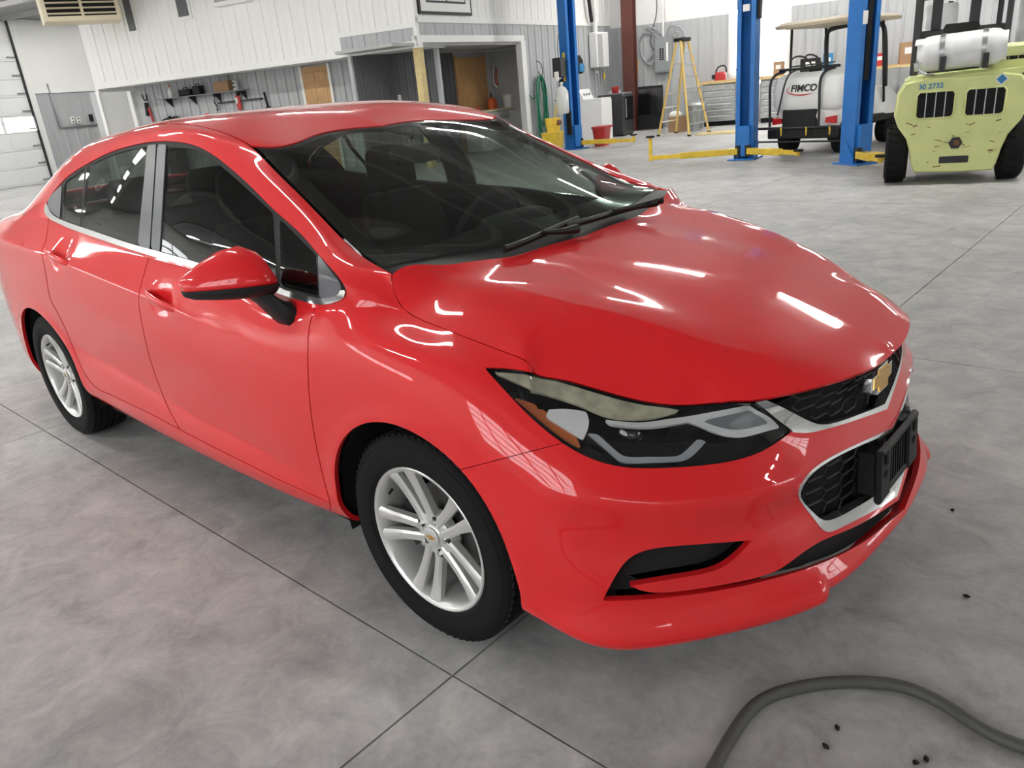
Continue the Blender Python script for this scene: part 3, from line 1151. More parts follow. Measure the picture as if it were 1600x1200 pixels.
# creases and flares are pressed into the sheet along its normal
N0 = grid_normals(G)
if (N0[len(UU)//2, len(VV)//2, 1]) > 0: N0 = -N0; FLIP = True
else: FLIP = False
x, y, z = G[..., 0], G[..., 1], G[..., 2]
uu = UU[:, None]+0*VV[None, :]
vv = VV[None, :]+0*UU[:, None]
zc = np.interp(x, [-3.5, -3.2, -2.6, -2.2, -1.284, -.87, -.3], [.985, .985, .972, .948, .862, .815, .79])
dz = z-zc
D = .007*np.exp(-np.abs(dz)/.028)*sstep(-.78, -1.15, x)*sstep(8.5, 10, uu)*sstep(18.6, 17.5, uu)
SW = np.array([PY(u, v, -.885) for u, v in [(120, 545), (140, 557), (210, 597), (300, 653), (400, 703), (513, 760)]])
zs = np.interp(x, SW[:, 0], SW[:, 2])
D += -.010*np.exp(-np.abs(z-zs)/.035)*sstep(-.5, -.9, x)*sstep(-2.45, -2.2, x)*(uu > 9)
for cx in (0., -2.7):
    r = np.hypot(x-cx, z-.31)
    D += .007*np.exp(-((r-.375)/.03)**2)*((uu > 5.6) & (uu < 18))*sstep(.27, .36, z)
# fender shoulder line over the front wheel
zf = np.interp(x, [-.45, -.1, .2, .32], [.86, .865, .845, .80])
D += .003*np.exp(-np.abs(z-zf)/.04)*sstep(5.2, 6.2, uu)*sstep(10.2, 8.6, uu)
for hx, hz in HSC:
    q_ = np.exp(-((x-hx)/.062)**4-((z-hz)/.042)**2)
    D += -.015*q_*(uu > 9)
# bumper: ridge under the headlamp and hollow above the fog recess
D += .010*np.exp(-((vv-5.05)/.42)**2)*sstep(1.6, 2.6, uu)*sstep(6.2, 5.2, uu)
D += -.016*np.exp(-((vv-4.15)/.5)**2)*sstep(1.2, 2.4, uu)*sstep(5.8, 4.6, uu)
# lip: outer parts stand further forward and lower than the centre
lip = sstep(1.93, 2.03, uu)*sstep(6.5, 4.5, uu)*sstep(2.6, 1.4, vv)
D += .014*lip
G = G+N0*D[..., None]
G[..., 2] -= .012*lip
hcurve = spl(HE, 900)
j8 = int(np.argmin(np.abs(VV-8)))
wv8 = np.clip((VV-6.6)/1.4, 0, 1)**2
for i in range(len(UU)):
    if 2.5 < UU[i] < 8.0:
        p_ = G[i, j8]
        k_ = np.argmin(((hcurve[:, :2]-p_[:2])**2).sum(1))
        G[i] += (hcurve[k_]-p_)[None]*wv8[:, None]*sstep(2.5, 3.2, UU[i])*sstep(8.0, 7.6, UU[i])
if FLIP: G = G[:, ::-1]; VV = VV[::-1]
SHELL = grid_surf(G, UU, VV)
if SHELL.V[len(SHELL.V)//2, 4] > 0:
    SHELL.V[:, 3:6] *= -1
    SHELL.F = [tuple(reversed(f)) for f in SHELL.F]

# ---- greenhouse: rows from the belt over the roof rail to the centre line
CN = [
    [HE[3], (-.095, -.7555, .945), (-.113, -.7515, .961), (-.128, -.7465, .981), (-.137, -.741, 1.0), HE[0], (-.068, -.38, .993), (-.05, 0, .990)],
    [(-.25, -.832, .943), (-.26, -.820, .972), (-.272, -.812, 1.002), (-.285, -.80, 1.022), (-.295, -.762, 1.052), (-.299, -.705, 1.053), (-.235, -.37, 1.075), (-.21, 0, 1.068)],
    [(-.45, -.836, .925), (-.45, -.826, .98), (-.445, -.808, 1.03), (-.417, -.77, 1.068), (-.40, -.735, 1.09), (-.384, -.69, 1.084), (-.345, -.36, 1.125), (-.325, 0, 1.122)],
    [(-.70, -.836, .949), (-.70, -.818, 1.03), (-.70, -.78, 1.10), (-.679, -.715, 1.168), (-.655, -.685, 1.198), (-.615, -.648, 1.192), (-.575, -.34, 1.222), (-.555, 0, 1.218)],
    [(-.95, -.834, .972), (-.95, -.805, 1.07), (-.95, -.75, 1.18), (-.92, -.68, 1.268), (-.89, -.652, 1.299), (-.825, -.615, 1.292), (-.80, -.33, 1.310), (-.785, 0, 1.303)],
    [(-1.2, -.829, .986), (-1.2, -.80, 1.10), (-1.2, -.735, 1.24), (-1.152, -.656, 1.353), (-1.09, -.633, 1.378), (-.955, -.60, 1.356), (-.975, -.32, 1.360), (-.976, 0, 1.364)],
    [(-1.45, -.824, .998), (-1.47, -.79, 1.11), (-1.49, -.725, 1.26), (-1.497, -.65, 1.389), (-1.40, -.622, 1.424), (-1.30, -.578, 1.427), (-1.28, -.32, 1.443), (-1.28, 0, 1.443)],
    [(-1.75, -.811, 1.02), (-1.78, -.78, 1.12), (-1.80, -.715, 1.27), (-1.78, -.66, 1.374), (-1.75, -.627, 1.42), (-1.70, -.572, 1.446), (-1.68, -.32, 1.468), (-1.68, 0, 1.473)],
    [(-2.05, -.801, 1.045), (-2.08, -.77, 1.13), (-2.10, -.715, 1.24), (-2.104, -.68, 1.324), (-2.08, -.637, 1.388), (-2.05, -.57, 1.425), (-2.03, -.32, 1.453), (-2.03, 0, 1.460)],
    [(-2.35, -.785, 1.078), (-2.36, -.76, 1.14), (-2.36, -.725, 1.21), (-2.341, -.695, 1.271), (-2.35, -.65, 1.345), (-2.38, -.57, 1.388), (-2.37, -.32, 1.413), (-2.37, 0, 1.420)],
    [(-2.62, -.765, 1.09), (-2.62, -.75, 1.12), (-2.62, -.735, 1.15), (-2.61, -.715, 1.185), (-2.63, -.665, 1.262), (-2.68, -.565, 1.305), (-2.68, -.32, 1.33), (-2.68, 0, 1.338)],
    [(-2.9, -.775, 1.07), (-2.9, -.76, 1.09), (-2.9, -.74, 1.11), (-2.9, -.715, 1.133), (-2.92, -.66, 1.175), (-2.98, -.57, 1.20), (-2.98, -.32, 1.222), (-2.98, 0, 1.23)],
    [(-3.15, -.77, 1.05), (-3.15, -.75, 1.062), (-3.16, -.725, 1.075), (-3.17, -.69, 1.088), (-3.19, -.645, 1.10), (-3.22, -.58, 1.112), (-3.24, -.32, 1.122), (-3.25, 0, 1.127)],
    [(-3.45, -.74, 1.015), (-3.45, -.725, 1.028), (-3.46, -.70, 1.038), (-3.47, -.66, 1.046), (-3.48, -.61, 1.052), (-3.5, -.55, 1.057), (-3.52, -.3, 1.065), (-3.53, 0, 1.07)],
    [(-3.62, -.66, .985), (-3.63, -.64, .99), (-3.64, -.61, .995), (-3.65, -.575, 1.0), (-3.66, -.53, 1.005), (-3.67, -.48, 1.01), (-3.70, -.25, 1.025), (-3.71, 0, 1.03)],
]
CN = np.array([[tuple(p) for p in s] for s in CN], float)
GC, UC, VC = knotgrid(CN, [14, 14, 16, 16, 16, 18, 18, 18, 18, 16, 14, 10, 10, 8], [7, 8, 8, 8, 8, 14, 14])
bi = int(np.argmin(np.abs(VV-8)))
bd = G[(UU >= 8) & (UU <= 15), bi]
for i in range(len(UC)):
    if UC[i] > 9.5: continue
    tgt = bd[np.argmin(np.abs(bd[:, 0]-GC[i, 0, 0]))]
    k = np.argsort(np.abs(bd[:, 0]-GC[i, 0, 0]))[:2]
    a, b = bd[k[0]], bd[k[1]]
    t = (GC[i, 0, 0]-a[0])/(b[0]-a[0])
    dl = a+(b-a)*t-GC[i, 0]
    GC[i] += dl[None]*(np.clip(1-VC/1.5, 0, 1)**2)[:, None]
CANOPY = grid_surf(GC, UC, VC)
if CANOPY.V[np.argmax(CANOPY.V[:, 2]), 5] < 0:
    CANOPY.V[:, 3:6] *= -1
    CANOPY.F = [tuple(reversed(f)) for f in CANOPY.F]


# ---- outlines read off the photograph (pixel coordinates on the visible half of the car)
O_HL = smooth([(758, 575, 1), (790, 576), (833, 583), (922, 606), (1000, 627), (1052, 634), (1097, 633), (1146, 628), (1176, 626, 1), (1237, 674, 1),
               (1195, 702), (1146, 719), (1081, 728), (1016, 731), (967, 728), (922, 715), (880, 692), (837, 658), (798, 619)])
O_UG = smooth([(1176, 540, 1), (1176, 627, 1), (1237, 675, 1), (1260, 676), (1286, 671), (1325, 660), (1375, 643), (1417, 627), (1445, 612, 1), (1445, 470, 1)])
O_CH = smooth([(1176, 627, 1), (1237, 675, 1), (1260, 676), (1286, 671), (1325, 660), (1375, 643), (1417, 627), (1445, 612, 1), (1445, 600, 1), (1410, 617), (1375, 634), (1337, 649),
               (1295, 662), (1275, 662), (1257, 654), (1225, 638), (1197, 626, 1)])
O_LG = smooth([(1246, 768), (1260, 742), (1287, 720), (1325, 700), (1375, 677), (1445, 643, 1), (1445, 745, 1), (1420, 763), (1375, 792), (1337, 812), (1302, 829), (1288, 830), (1270, 810), (1251, 785)])
O_LI = smooth([(1250, 768), (1263, 745), (1289, 724), (1326, 704), (1376, 682), (1445, 650, 1), (1445, 722, 1), (1420, 740), (1362, 777), (1330, 796), (1300, 811), (1284, 812), (1270, 801), (1254, 783)])
O_FOG = smooth([(941, 939, 1), (966, 893), (984, 872), (1013, 859), (1084, 851), (1176, 844, 1), (1162, 859), (1144, 876), (1118, 891), (1057, 904), (984, 916, 1), (1000, 922), (1023, 926),
                (1084, 921), (1189, 901), (1228, 883), (1275, 850), (1340, 821), (1410, 777), (1445, 752, 1), (1445, 772, 1), (1410, 798), (1363, 837), (1317, 865), (1262, 888), (1189, 909),
                (1110, 925), (1031, 935), (992, 938)])
L_DF = [(493, 477), (486, 500), (482, 522), (481, 570), (483, 615), (488, 660), (495, 700), (505, 745), (516, 786)]      # front edge of the front door
L_DM = [(236, 388), (226, 425), (217, 462), (219, 490), (229, 540), (244, 590), (263, 637), (281, 671)]                 # between the doors
L_DR = [(76, 338), (71, 377), (66, 392), (69, 414), (73, 436), (78, 465), (86, 482), (99, 507), (115, 545), (133, 585), (152, 607), (172, 616)]   # rear edge of the rear door
L_BF = [(430, 747), (383, 723), (330, 697)]                                                                              # lower edge, front door
L_BR = [(233, 645), (200, 630)]
O_FD = np.concatenate([spl(L_DF, 40), L_BF, spl(L_DM[::-1], 30), [(236, 300), (493, 380)]])
O_RD = np.concatenate([spl(L_DM, 30), L_BR, spl(L_DR[::-1], 50), [(76, 250), (236, 250)]])
O_DLO = smooth([(247, 221), (212, 226), (175, 237), (140, 254), (107, 275), (92, 290), (80, 305), (72, 320), (71, 330), (77, 340), (100, 353), (150, 371), (200, 388), (250, 403), (300, 417), (360, 436),
                (430, 456), (499, 476), (525, 473), (538, 466), (541, 455), (525, 429), (495, 395), (469, 365), (431, 331), (394, 294), (356, 260), (319, 234), (285, 223)])
O_CHS = smooth([(74, 316, 1), (80, 331), (96, 343), (150, 362), (200, 379), (250, 393), (300, 407), (360, 425), (430, 446), (499, 466), (520, 465), (531, 459), (534, 448, 1),
                (541, 455, 1), (538, 466), (525, 473), (499, 476), (430, 456), (360, 436), (300, 417), (250, 403), (200, 388), (150, 371), (100, 353), (77, 340), (71, 330), (72, 320, 1)])
O_FG = smooth([(260, 230, 1), (296, 232), (319, 241), (356, 269), (394, 303), (426, 333, 1), (431, 446, 1), (360, 425), (300, 407), (250, 393, 1)])
O_TG = smooth([(436, 341, 1), (492, 397, 1), (496, 463, 1), (438, 447, 1)])
O_SF = smooth([(497, 397, 1), (523, 431), (534, 450), (526, 464), (500, 466, 1)])
O_B1 = smooth([(231, 227, 1), (244.5, 226, 1), (234.5, 389, 1), (216, 384, 1)])
O_B2 = smooth([(247, 226, 1), (260, 226, 1), (250, 394, 1), (236.5, 389, 1)])
O_RG = smooth([(135, 260, 1), (169, 243), (199, 234), (230, 229, 1), (217, 384, 1), (127, 354, 1)])
O_QG = smooth([(99, 285, 1), (131, 262, 1), (124.5, 353, 1), (97, 343, 1)])
O_SR = smooth([(97, 290, 1), (79, 307), (75.5, 320), (82, 332), (94, 341, 1)])
O_FUEL = smooth([(36, 380), (56, 390), (55, 410), (50, 424), (40, 420), (36, 400)])

BODY = 'red_paint'
# wheel openings
S = SHELL
for cx in (0., -2.7):
    S = clip(S, np.where((S.V[:, 6] > 5.4) & (S.V[:, 6] < 18.5), np.hypot(S.V[:, 0]-cx, S.V[:, 2]-.31)-.369, 1.))
S = clip(S, np.where((S.V[:, 6] < 8.3) & (S.V[:, 7] > np.where(S.V[:, 6] < 5, 7.85, 7.4)), -sdpoly(S.V[:, :2], hood_out)-.0012, 1.))
BASE = clip(S, np.where(S.V[:, 6] > 8.6, 8.02-S.V[:, 7], 1.))
front = clip(BASE, 8.2-BASE.V[:, 6])
# headlamp, grilles, fog recess cut out of the nose
FEAT = dict(HL=O_HL, UG=O_UG, LG=O_LG, FOG=O_FOG)
headl = inpx(front, O_HL)
front2 = outpx(front, O_HL, .8)
bline = np.array([(880, 692), (742, 728)], float)


def side_of_bline(S):
    p = proj(S.V[:, :3]); e = bline[1]-bline[0]; w = p-bline[0]
    d = (e[0]*w[:, 1]-e[1]*w[:, 0])/np.linalg.norm(e)
    return -d


bump = clip(front2, np.where(front2.V[:, 6] < 7.35, side_of_bline(front2)-.6, -1.))
ug_all = inpx(bump, O_UG)
bump = outpx(bump, O_UG)
chrome_bar = inpx(ug_all, O_CH)
lg_all = inpx(bump, O_LG)
bump = outpx(bump, O_LG)
fog = inpx(bump, O_FOG)
bump = outpx(bump, O_FOG)
bump.V[:, 1] = np.minimum(bump.V[:, 1], 0)
mk('front_bumper', centred(rimmed(bump, .02)).V[:, :3], centred(rimmed(bump, .02)).F, BODY, CAR, True, centred(rimmed(bump, .02)).V[:, 3:6])

# fender
allside = clip(BASE, BASE.V[:, 6]-4.2)
fend = outpx(clip(allside, 12-allside.V[:, 6]), O_HL, .8)
fend = clip(fend, np.where(fend.V[:, 6] < 7.35, -side_of_bline(fend)-.6, 1.))
# behind the door's front edge belongs to door and sill
dfl = spl(L_DF, 60)


def behind_df(S):
    p = proj(S.V[:, :3])
    xd = np.interp(p[:, 1], dfl[:, 1], dfl[:, 0])
    return p[:, 0]-xd


fend = clip(fend, np.where(fend.V[:, 6] > 8.2, behind_df(fend)-.7, 1.))
put('front_fender', rimmed(fend, .015), BODY)
# doors, sill, quarter
rest = clip(BASE, BASE.V[:, 6]-8.6)
rest = clip(rest, -behind_df(rest)-.7+np.where(rest.V[:, 6] > 11, 1e3, 0))
fd = inpx(rest, O_FD, .5); fd = clip(fd, 14-fd.V[:, 6])
rd = inpx(rest, O_RD, .5); rd = clip(rd, 17-rd.V[:, 6])
far = np.where(rest.V[:, 6] > 17, -1e3, 0)
oth = clip(rest, np.minimum(-sdpoly(proj(rest.V[:, :3]), O_FD), -sdpoly(proj(rest.V[:, :3]), O_RD))-.5)
FD = put('front_door', rimmed(fd, .015), BODY)
RD = put('rear_door', rimmed(rd, .015), BODY)
put('quarter_panel', rimmed(oth, .015), BODY)
fuel = clip(oth, np.minimum(oth.V[:, 6]-15.0, 18.4-oth.V[:, 6]))
fuel = inpx(clip(fuel, fuel.V[:, 7]-4.5), O_FUEL)


def largest(S):
    par = list(range(len(S.V)))

    def root(i):
        while par[i] != i:
            par[i] = par[par[i]]; i = par[i]
        return i
    for f in S.F:
        for i in f[1:]: par[root(i)] = root(f[0])
    cnt = {}
    for f in S.F: cnt[root(f[0])] = cnt.get(root(f[0]), 0)+1
    if not cnt: return S
    b = max(cnt, key=cnt.get)
    return Surf(S.V, [f for f in S.F if root(f[0]) == b])


fuel = largest(fuel)
# fuel filler flap stands a hair proud of the quarter panel
put('fuel_flap', rimmed(offset(fuel, .0015), .002), BODY, mirror=False)

# ---- hood
hood = clip(HOOD, sdpoly(HOOD.V[:, :2], hood_out)-.0012)
hood.V[:, 1] = np.minimum(hood.V[:, 1], 0)
hd = centred(rimmed(hood, .012))
mk('hood', hd.V[:, :3], hd.F, BODY, CAR, True, hd.V[:, 3:6])

# ---- greenhouse panels
cv = CANOPY.V
ws = clip(clip(CANOPY, CANOPY.V[:, 7]-5.06), 5.0-clip(CANOPY, CANOPY.V[:, 7]-5.06).V[:, 6])
cowl = clip(ws, .34-ws.V[:, 6])
ws = clip(ws, ws.V[:, 6]-.34)
cw = centred(rimmed(offset(cowl, -.006), .01))
COWL = mk('cowl_cover', cw.V[:, :3], cw.F, 'black_plastic', CAR, True, cw.V[:, 3:6])
wg = centred(ws)
WS = mk('windshield', wg.V[:, :3], wg.F, 'windshield_glass', CAR, True, wg.V[:, 3:6])
frit = clip(ws, np.maximum(np.maximum(5.28-ws.V[:, 7], .8-ws.V[:, 6]), ws.V[:, 6]-4.88))
fg = centred(offset(frit, -.004))
mk('frit_band', fg.V[:, :3], fg.F, 'black_gloss', WS, True, fg.V[:, 3:6])
roof = clip(CANOPY, np.where(CANOPY.V[:, 6] > 3, CANOPY.V[:, 6]-5.03, -1.))
roof = clip(roof, roof.V[:, 7]-5.03); roof = clip(roof, 9.6-roof.V[:, 6])
rf = centred(rimmed(roof, .006))
mk('roof', rf.V[:, :3], rf.F, BODY, CAR, True, rf.V[:, 3:6])
rw = clip(CANOPY, CANOPY.V[:, 7]-5.05)
rw = clip(clip(rw, rw.V[:, 6]-9.63), 11.5-clip(rw, rw.V[:, 6]-9.63).V[:, 6])
rg = centred(rw)
mk('rear_window', rg.V[:, :3], rg.F, 'rear_glass', CAR, True, rg.V[:, 3:6])
trunk = clip(CANOPY, CANOPY.V[:, 6]-11.55); trunk = clip(trunk, trunk.V[:, 7]-3.0)
tk = centred(rimmed(trunk, .01))
mk('trunk_lid', tk.V[:, :3], tk.F, BODY, CAR, True, tk.V[:, 3:6])
side = clip(CANOPY, np.where(CANOPY.V[:, 6] < 11.5, 5.0-CANOPY.V[:, 7], 3.0-CANOPY.V[:, 7]))
dlo = inpx(clip(side, 11.5-side.V[:, 6]), O_DLO)
rail = clip(side, np.where(side.V[:, 6] < 11.5, -sdpoly(proj(side.V[:, :3]), O_DLO)-.4, 1.))
put('body_pillar', rimmed(rail, .012), BODY)
# rubber and trim in the window band
seal = dlo
for o_ in (O_FG, O_TG, O_RG, O_QG): seal = outpx(seal, o_, 0)
put('window_seal', rimmed(offset(seal, -.003), .01), 'black_rubber')
put('front_window', offset(inpx(dlo, O_FG), -.002), 'side_glass', FD)
put('vent_window', offset(inpx(dlo, O_TG), -.002), 'side_glass', FD)
put('rear_side_window', offset(inpx(dlo, O_RG), -.002), 'side_glass', RD)
put('quarter_window', offset(inpx(dlo, O_QG), -.002), 'side_glass', RD)
put('pillar_trim', rimmed(offset(inpx(dlo, O_B1), .002), .01), 'grey_trim', RD)
put('pillar_trim', rimmed(offset(inpx(dlo, O_B2), .002), .01), 'grey_trim', FD)
put('corner_trim', rimmed(offset(inpx(dlo, O_SF), .002), .01), 'grey_trim', FD)
put('corner_trim', rimmed(offset(inpx(dlo, O_SR), .002), .01), 'grey_trim', RD)
chs = inpx(dlo, O_CHS)
put('belt_moulding', rimmed(offset(chs, .005), .012), 'chrome')

# ---- upper and lower grille


def fascia_x(yz, lo=5.0):
    """x of the nose sheet at given (y, z)"""
    Q = SHELL.V[SHELL.V[:, 6] < lo]
    Q = Q[Q[:, 7] <= 8.0]
    out = []
    for yy, zz in yz:
        d = (Q[:, 1]+abs(yy))**2+(Q[:, 2]-zz)**2
        k = np.argpartition(d, 6)[:6]
        w = 1/(d[k]+1e-7)
        out.append((Q[k, 0]*w).sum()/w.sum())
    return np.array(out)


def hex_mesh(region, depth, cw, ch, zlo, zhi, ymax, name, bar):
    """honeycomb of thin bars set back behind an opening"""
    m = MB()
    segs = set()
    nz = int((zhi-zlo)/ch)+2; ny = int(ymax/(cw*.78))+2
    for i in range(-ny, ny+1):
        for j in range(nz):
            cy_ = i*cw*.80; cz_ = zlo+j*ch+(ch/2 if i % 2 else 0)
            c6 = [(cy_-cw*.5, cz_), (cy_-cw*.3, cz_+ch/2), (cy_+cw*.3, cz_+ch/2), (cy_+cw*.5, cz_), (cy_+cw*.3, cz_-ch/2), (cy_-cw*.3, cz_-ch/2)]
            for a in range(6):
                p, q = c6[a], c6[(a+1) % 6]
                k = tuple(sorted([(round(p[0], 3), round(p[1], 3)), (round(q[0], 3), round(q[1], 3))]))
                segs.add(k)
    segs = sorted(segs)
    E = np.array([[p, q] for p, q in segs])
    for (p, q) in E:
        L = np.array([p, (p+q)/2, q])
        L[:, 1] = L[:, 1]
        X = fascia_x(L)
        P = np.c_[X, L]
        Pm = P.copy(); Pm[:, 1] = -np.abs(Pm[:, 1])
        if zhi > .6 and (P[:, 2] > .738).any(): continue
        if (sdpoly(proj(Pm), region) < -1).any(): continue
        P[:, 0] -= depth
        m.tube(P, bar, 4, cap=False)
    return m.build(name, 'black_plastic', GR)


GR = MB().box((.86, 0, .66), (.012, .9, .12), bev=.004).build('grille', 'dark_void', CAR)
O_UGI = np.concatenate([[(1176, 628), (1197, 626)], O_CH[::-1][:0], [(1225, 638), (1257, 654), (1275, 662), (1295, 662), (1337, 649), (1375, 634), (1410, 617), (1445, 600), (1445, 470), (1300, 560), (1176, 600)]])
bk = offset(ug_all, -.055); bk = centred(bk)
GR.data = mk('grille', bk.V[:, :3], bk.F, 'dark_void').data
bpy.data.objects.remove(bpy.data.objects['grille.001'])
hex_mesh(O_UGI, .022, .085, .030, .57, .76, .5, 'grille_mesh', .0026)
cb = centred(rimmed(offset(chrome_bar, .004), .03))
mk('grille_bar', cb.V[:, :3], cb.F, 'chrome', CAR, True, cb.V[:, 3:6])
lgo = centred(offset(lg_all, -.05))
GL = mk('lower_grille', lgo.V[:, :3], lgo.F, 'dark_void', CAR, True, lgo.V[:, 3:6])
G0 = GR; GR = GL
hex_mesh(O_LI, .025, .085, .034, .34, .56, .5, 'grille_mesh', .0035)
GR = G0
fr = outpx(lg_all, O_LI)
fr = centred(rimmed(offset(fr, .003), .03))
mk('grille_frame', fr.V[:, :3], fr.F, 'chrome', GL, True, fr.V[:, 3:6])
fgp = offset(fog, -.045)
mk('air_intake', centred(fgp).V[:, :3], centred(fgp).F, 'intake_mesh', CAR, True, centred(fgp).V[:, 3:6])
# emblem: bow-tie, gold centre in a chrome rim
bow = np.array([(-.088, -.012), (-.079, .022), (-.042, .022), (-.036, .036), (.046, .036), (.040, .022), (.088, .022), (.079, -.012), (.042, -.012), (.036, -.032), (-.046, -.032), (-.040, -.012)])
ec = proj(np.array([.9, 0, .66]))
em = MB(); eb = MB()
zb = .662
for mm, sc, x0, x1 in ((em, 1.0, .880, .898), (eb, .80, .898, .901)):
    o = [(x0-.06*abs(b[0])-.1*b[1], b[0]*sc, zb+b[1]*sc) for b in bow]
    mm.prism(o, (x1-x0, 0, 0))
EMB = em.build('emblem', 'chrome', CAR)
eb.build('emblem_fill', 'gold', EMB, label='gold centre of the bow-tie emblem')
# number-plate bracket
pb = MB()
Rb = roty(-.06)
c0 = np.array((.952, 0, .405+.045))
for yy in (-.118, .118):
    pb.box(c0+np.array((-.004, yy, 0)), (.018, .082, .15), Rb, .006)
for zz in (-.066, 0.066):
    pb.box(c0+np.array((-.004, 0, zz)), (.016, .30, .018), Rb, .004)
for yy in np.linspace(-.06, .06, 7):
    pb.box(c0+np.array((-.008, yy, 0)), (.008, .006, .12), Rb)
for yy in (-.118, .118):
    pb.box(c0+np.array((-.035, yy, 0)), (.05, .06, .12), Rb, .004)
PB = pb.build('plate_bracket', 'black_plastic', CAR)
for yy in (-.118, .118):
    for zz in (-.045, .045):
        MB().box(c0+np.array((.0052, yy, zz)), (.003, .022, .03), Rb).build('slot', 'dark_void', PB)
    MB().cyl(c0+np.array((.004, yy, 0)), c0+np.array((.0072, yy, 0)), .011, n=12).build('screw_hole', 'dark_void', PB)
# tow-hook cover outline on the bumper
tow = smooth([(1198, 782), (1225, 778), (1248, 777), (1262, 800), (1272, 812), (1240, 816), (1213, 816), (1203, 805)])
tw = inpx(bump, tow)
put('tow_cover', rimmed(offset(inpx(tw, tow, 1.0), .0018), .0018), BODY, mirror=False)

# ---- headlamps
HLP = put('headlight', offset(headl, -.006), 'lamp_lens')
wv, wf = rim_only(headl, .002, .07)
hb = offset(headl, -.06)
for m, hp in zip((1, -1), HLP):
    vv_ = np.concatenate([np.array(wv), hb.V[:, :3]]); ff = list(wf)+[tuple(i+len(wv) for i in f) for f in hb.F]
    vv_[:, 1] *= m
    mk('lamp_housing', vv_, ff, 'black_gloss', hp, True)


def hl_part(name, pts, d, material, thick=.008, label=None):
    s_ = inpx(headl, smooth(pts))
    if not len(s_.F): print('EMPTY', name); return
    put(name, rimmed(offset(s_, -d), thick), material, HLP, label=label)


hl_part('lamp_brow', [(764, 577, 1), (833, 585), (922, 608), (1000, 629), (1049, 636), (1068, 640, 1), (1032, 648), (993, 650), (951, 646), (915, 633), (870, 618), (821, 602), (785, 585)], .010, 'hazed_plastic', label='yellowed hazy upper edge of the lamp')
hl_part('lamp_trim', [(946, 648, 1), (993, 652), (1040, 650), (1100, 643), (1172, 630, 1), (1180, 638, 1), (1100, 652), (1040, 658), (993, 659), (955, 656, 1)], .018, 'lamp_silver')
hl_part('side_marker', [(797, 613, 1), (830, 624), (856, 637), (858, 648), (880, 664), (900, 678), (908, 697, 1), (883, 684), (837, 648)], .022, 'amber', label='amber side marker')
hl_part('reflector', [(858, 634, 1), (883, 633), (917, 637, 1), (921, 655), (911, 684, 1), (893, 673), (868, 657), (855, 645)], .016, 'lamp_silver')
hl_part('running_light', [(917, 670, 1), (935, 686), (964, 712), (974, 719), (1016, 720), (1065, 718), (1084, 712), (1110, 685, 1), (1096, 680, 1), (1075, 702), (1062, 709), (1016, 710), (980, 709), (964, 699), (935, 672, 1)], .024, 'lamp_clear')
hl_part('turn_signal', [(1068, 652, 1), (1110, 650), (1146, 640), (1173, 630, 1), (1228, 671, 1), (1195, 677), (1162, 682), (1130, 676), (1104, 664)], .018, 'lamp_silver')
hl_part('turn_signal_lens', [(1100, 655, 1), (1146, 646), (1172, 640, 1), (1205, 664, 1), (1165, 671), (1130, 667)], .012, 'lamp_grey')
pr = PY(1000, 688, -.70)
for m, hp in zip((1, -1), HLP):
    q = MB(); cc = np.array((.545, -.645*m, .672))
    q.lathe([(.001, .012), (.012, .010), (.024, .003), (.031, -.006), (.036, -.008), (.036, -.02)], cc, (.82, -.55*m, .05), 24)
    q.build('projector', 'lamp_dark', hp, True)

# ---- dark inner body so that shut lines and openings read black
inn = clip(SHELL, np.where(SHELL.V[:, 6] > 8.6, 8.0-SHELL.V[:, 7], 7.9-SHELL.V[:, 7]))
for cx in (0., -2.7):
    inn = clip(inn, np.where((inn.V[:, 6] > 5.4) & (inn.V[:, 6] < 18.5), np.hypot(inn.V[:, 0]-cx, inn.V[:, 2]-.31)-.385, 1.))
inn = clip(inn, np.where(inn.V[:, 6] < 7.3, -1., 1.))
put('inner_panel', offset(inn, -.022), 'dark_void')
put('pillar_lining', offset(rail, -.02), 'interior')
# wheel-house liners and floor pan
for k_, cx in enumerate((0., -2.7)):
    for m in (1, -1):
        q = MB()
        q.lathe([(.385, -.02), (.385, -.36), (.05, -.36)], (cx, -.872*m, .31), (0, -m, 0), 30, arc=(PI-.25, 2*PI+.25))
        q.build('wheel_liner', 'dark_void', CAR, True)
fp = MB()
fp.box((-1.35, 0, .24), (4.2, 1.36, .06)); fp.box((-1.35, 0, .225), (1.9, 1.62, .05)); fp.box((-3.3, 0, .42), (.7, 1.2, .3)); fp.box((.58, 0, .42), (.36, 1.0, .34)); fp.box((.22, 0, .64), (.7, .95, .3))
fp.build('underbody', 'dark_void', CAR)
# air deflectors hanging below the bumper
for m in (1, -1):
    for (dx_, dy_, w_, h_, an) in ((.50, .64, .20, .11, .35), (.60, .46, .14, .09, .5)):
        MB().box((dx_, -dy_*m, .20), (.02, w_, h_), rotz(an*m), .005).build('air_deflector', 'black_plastic', CAR)

# ---- wheels
WH = None


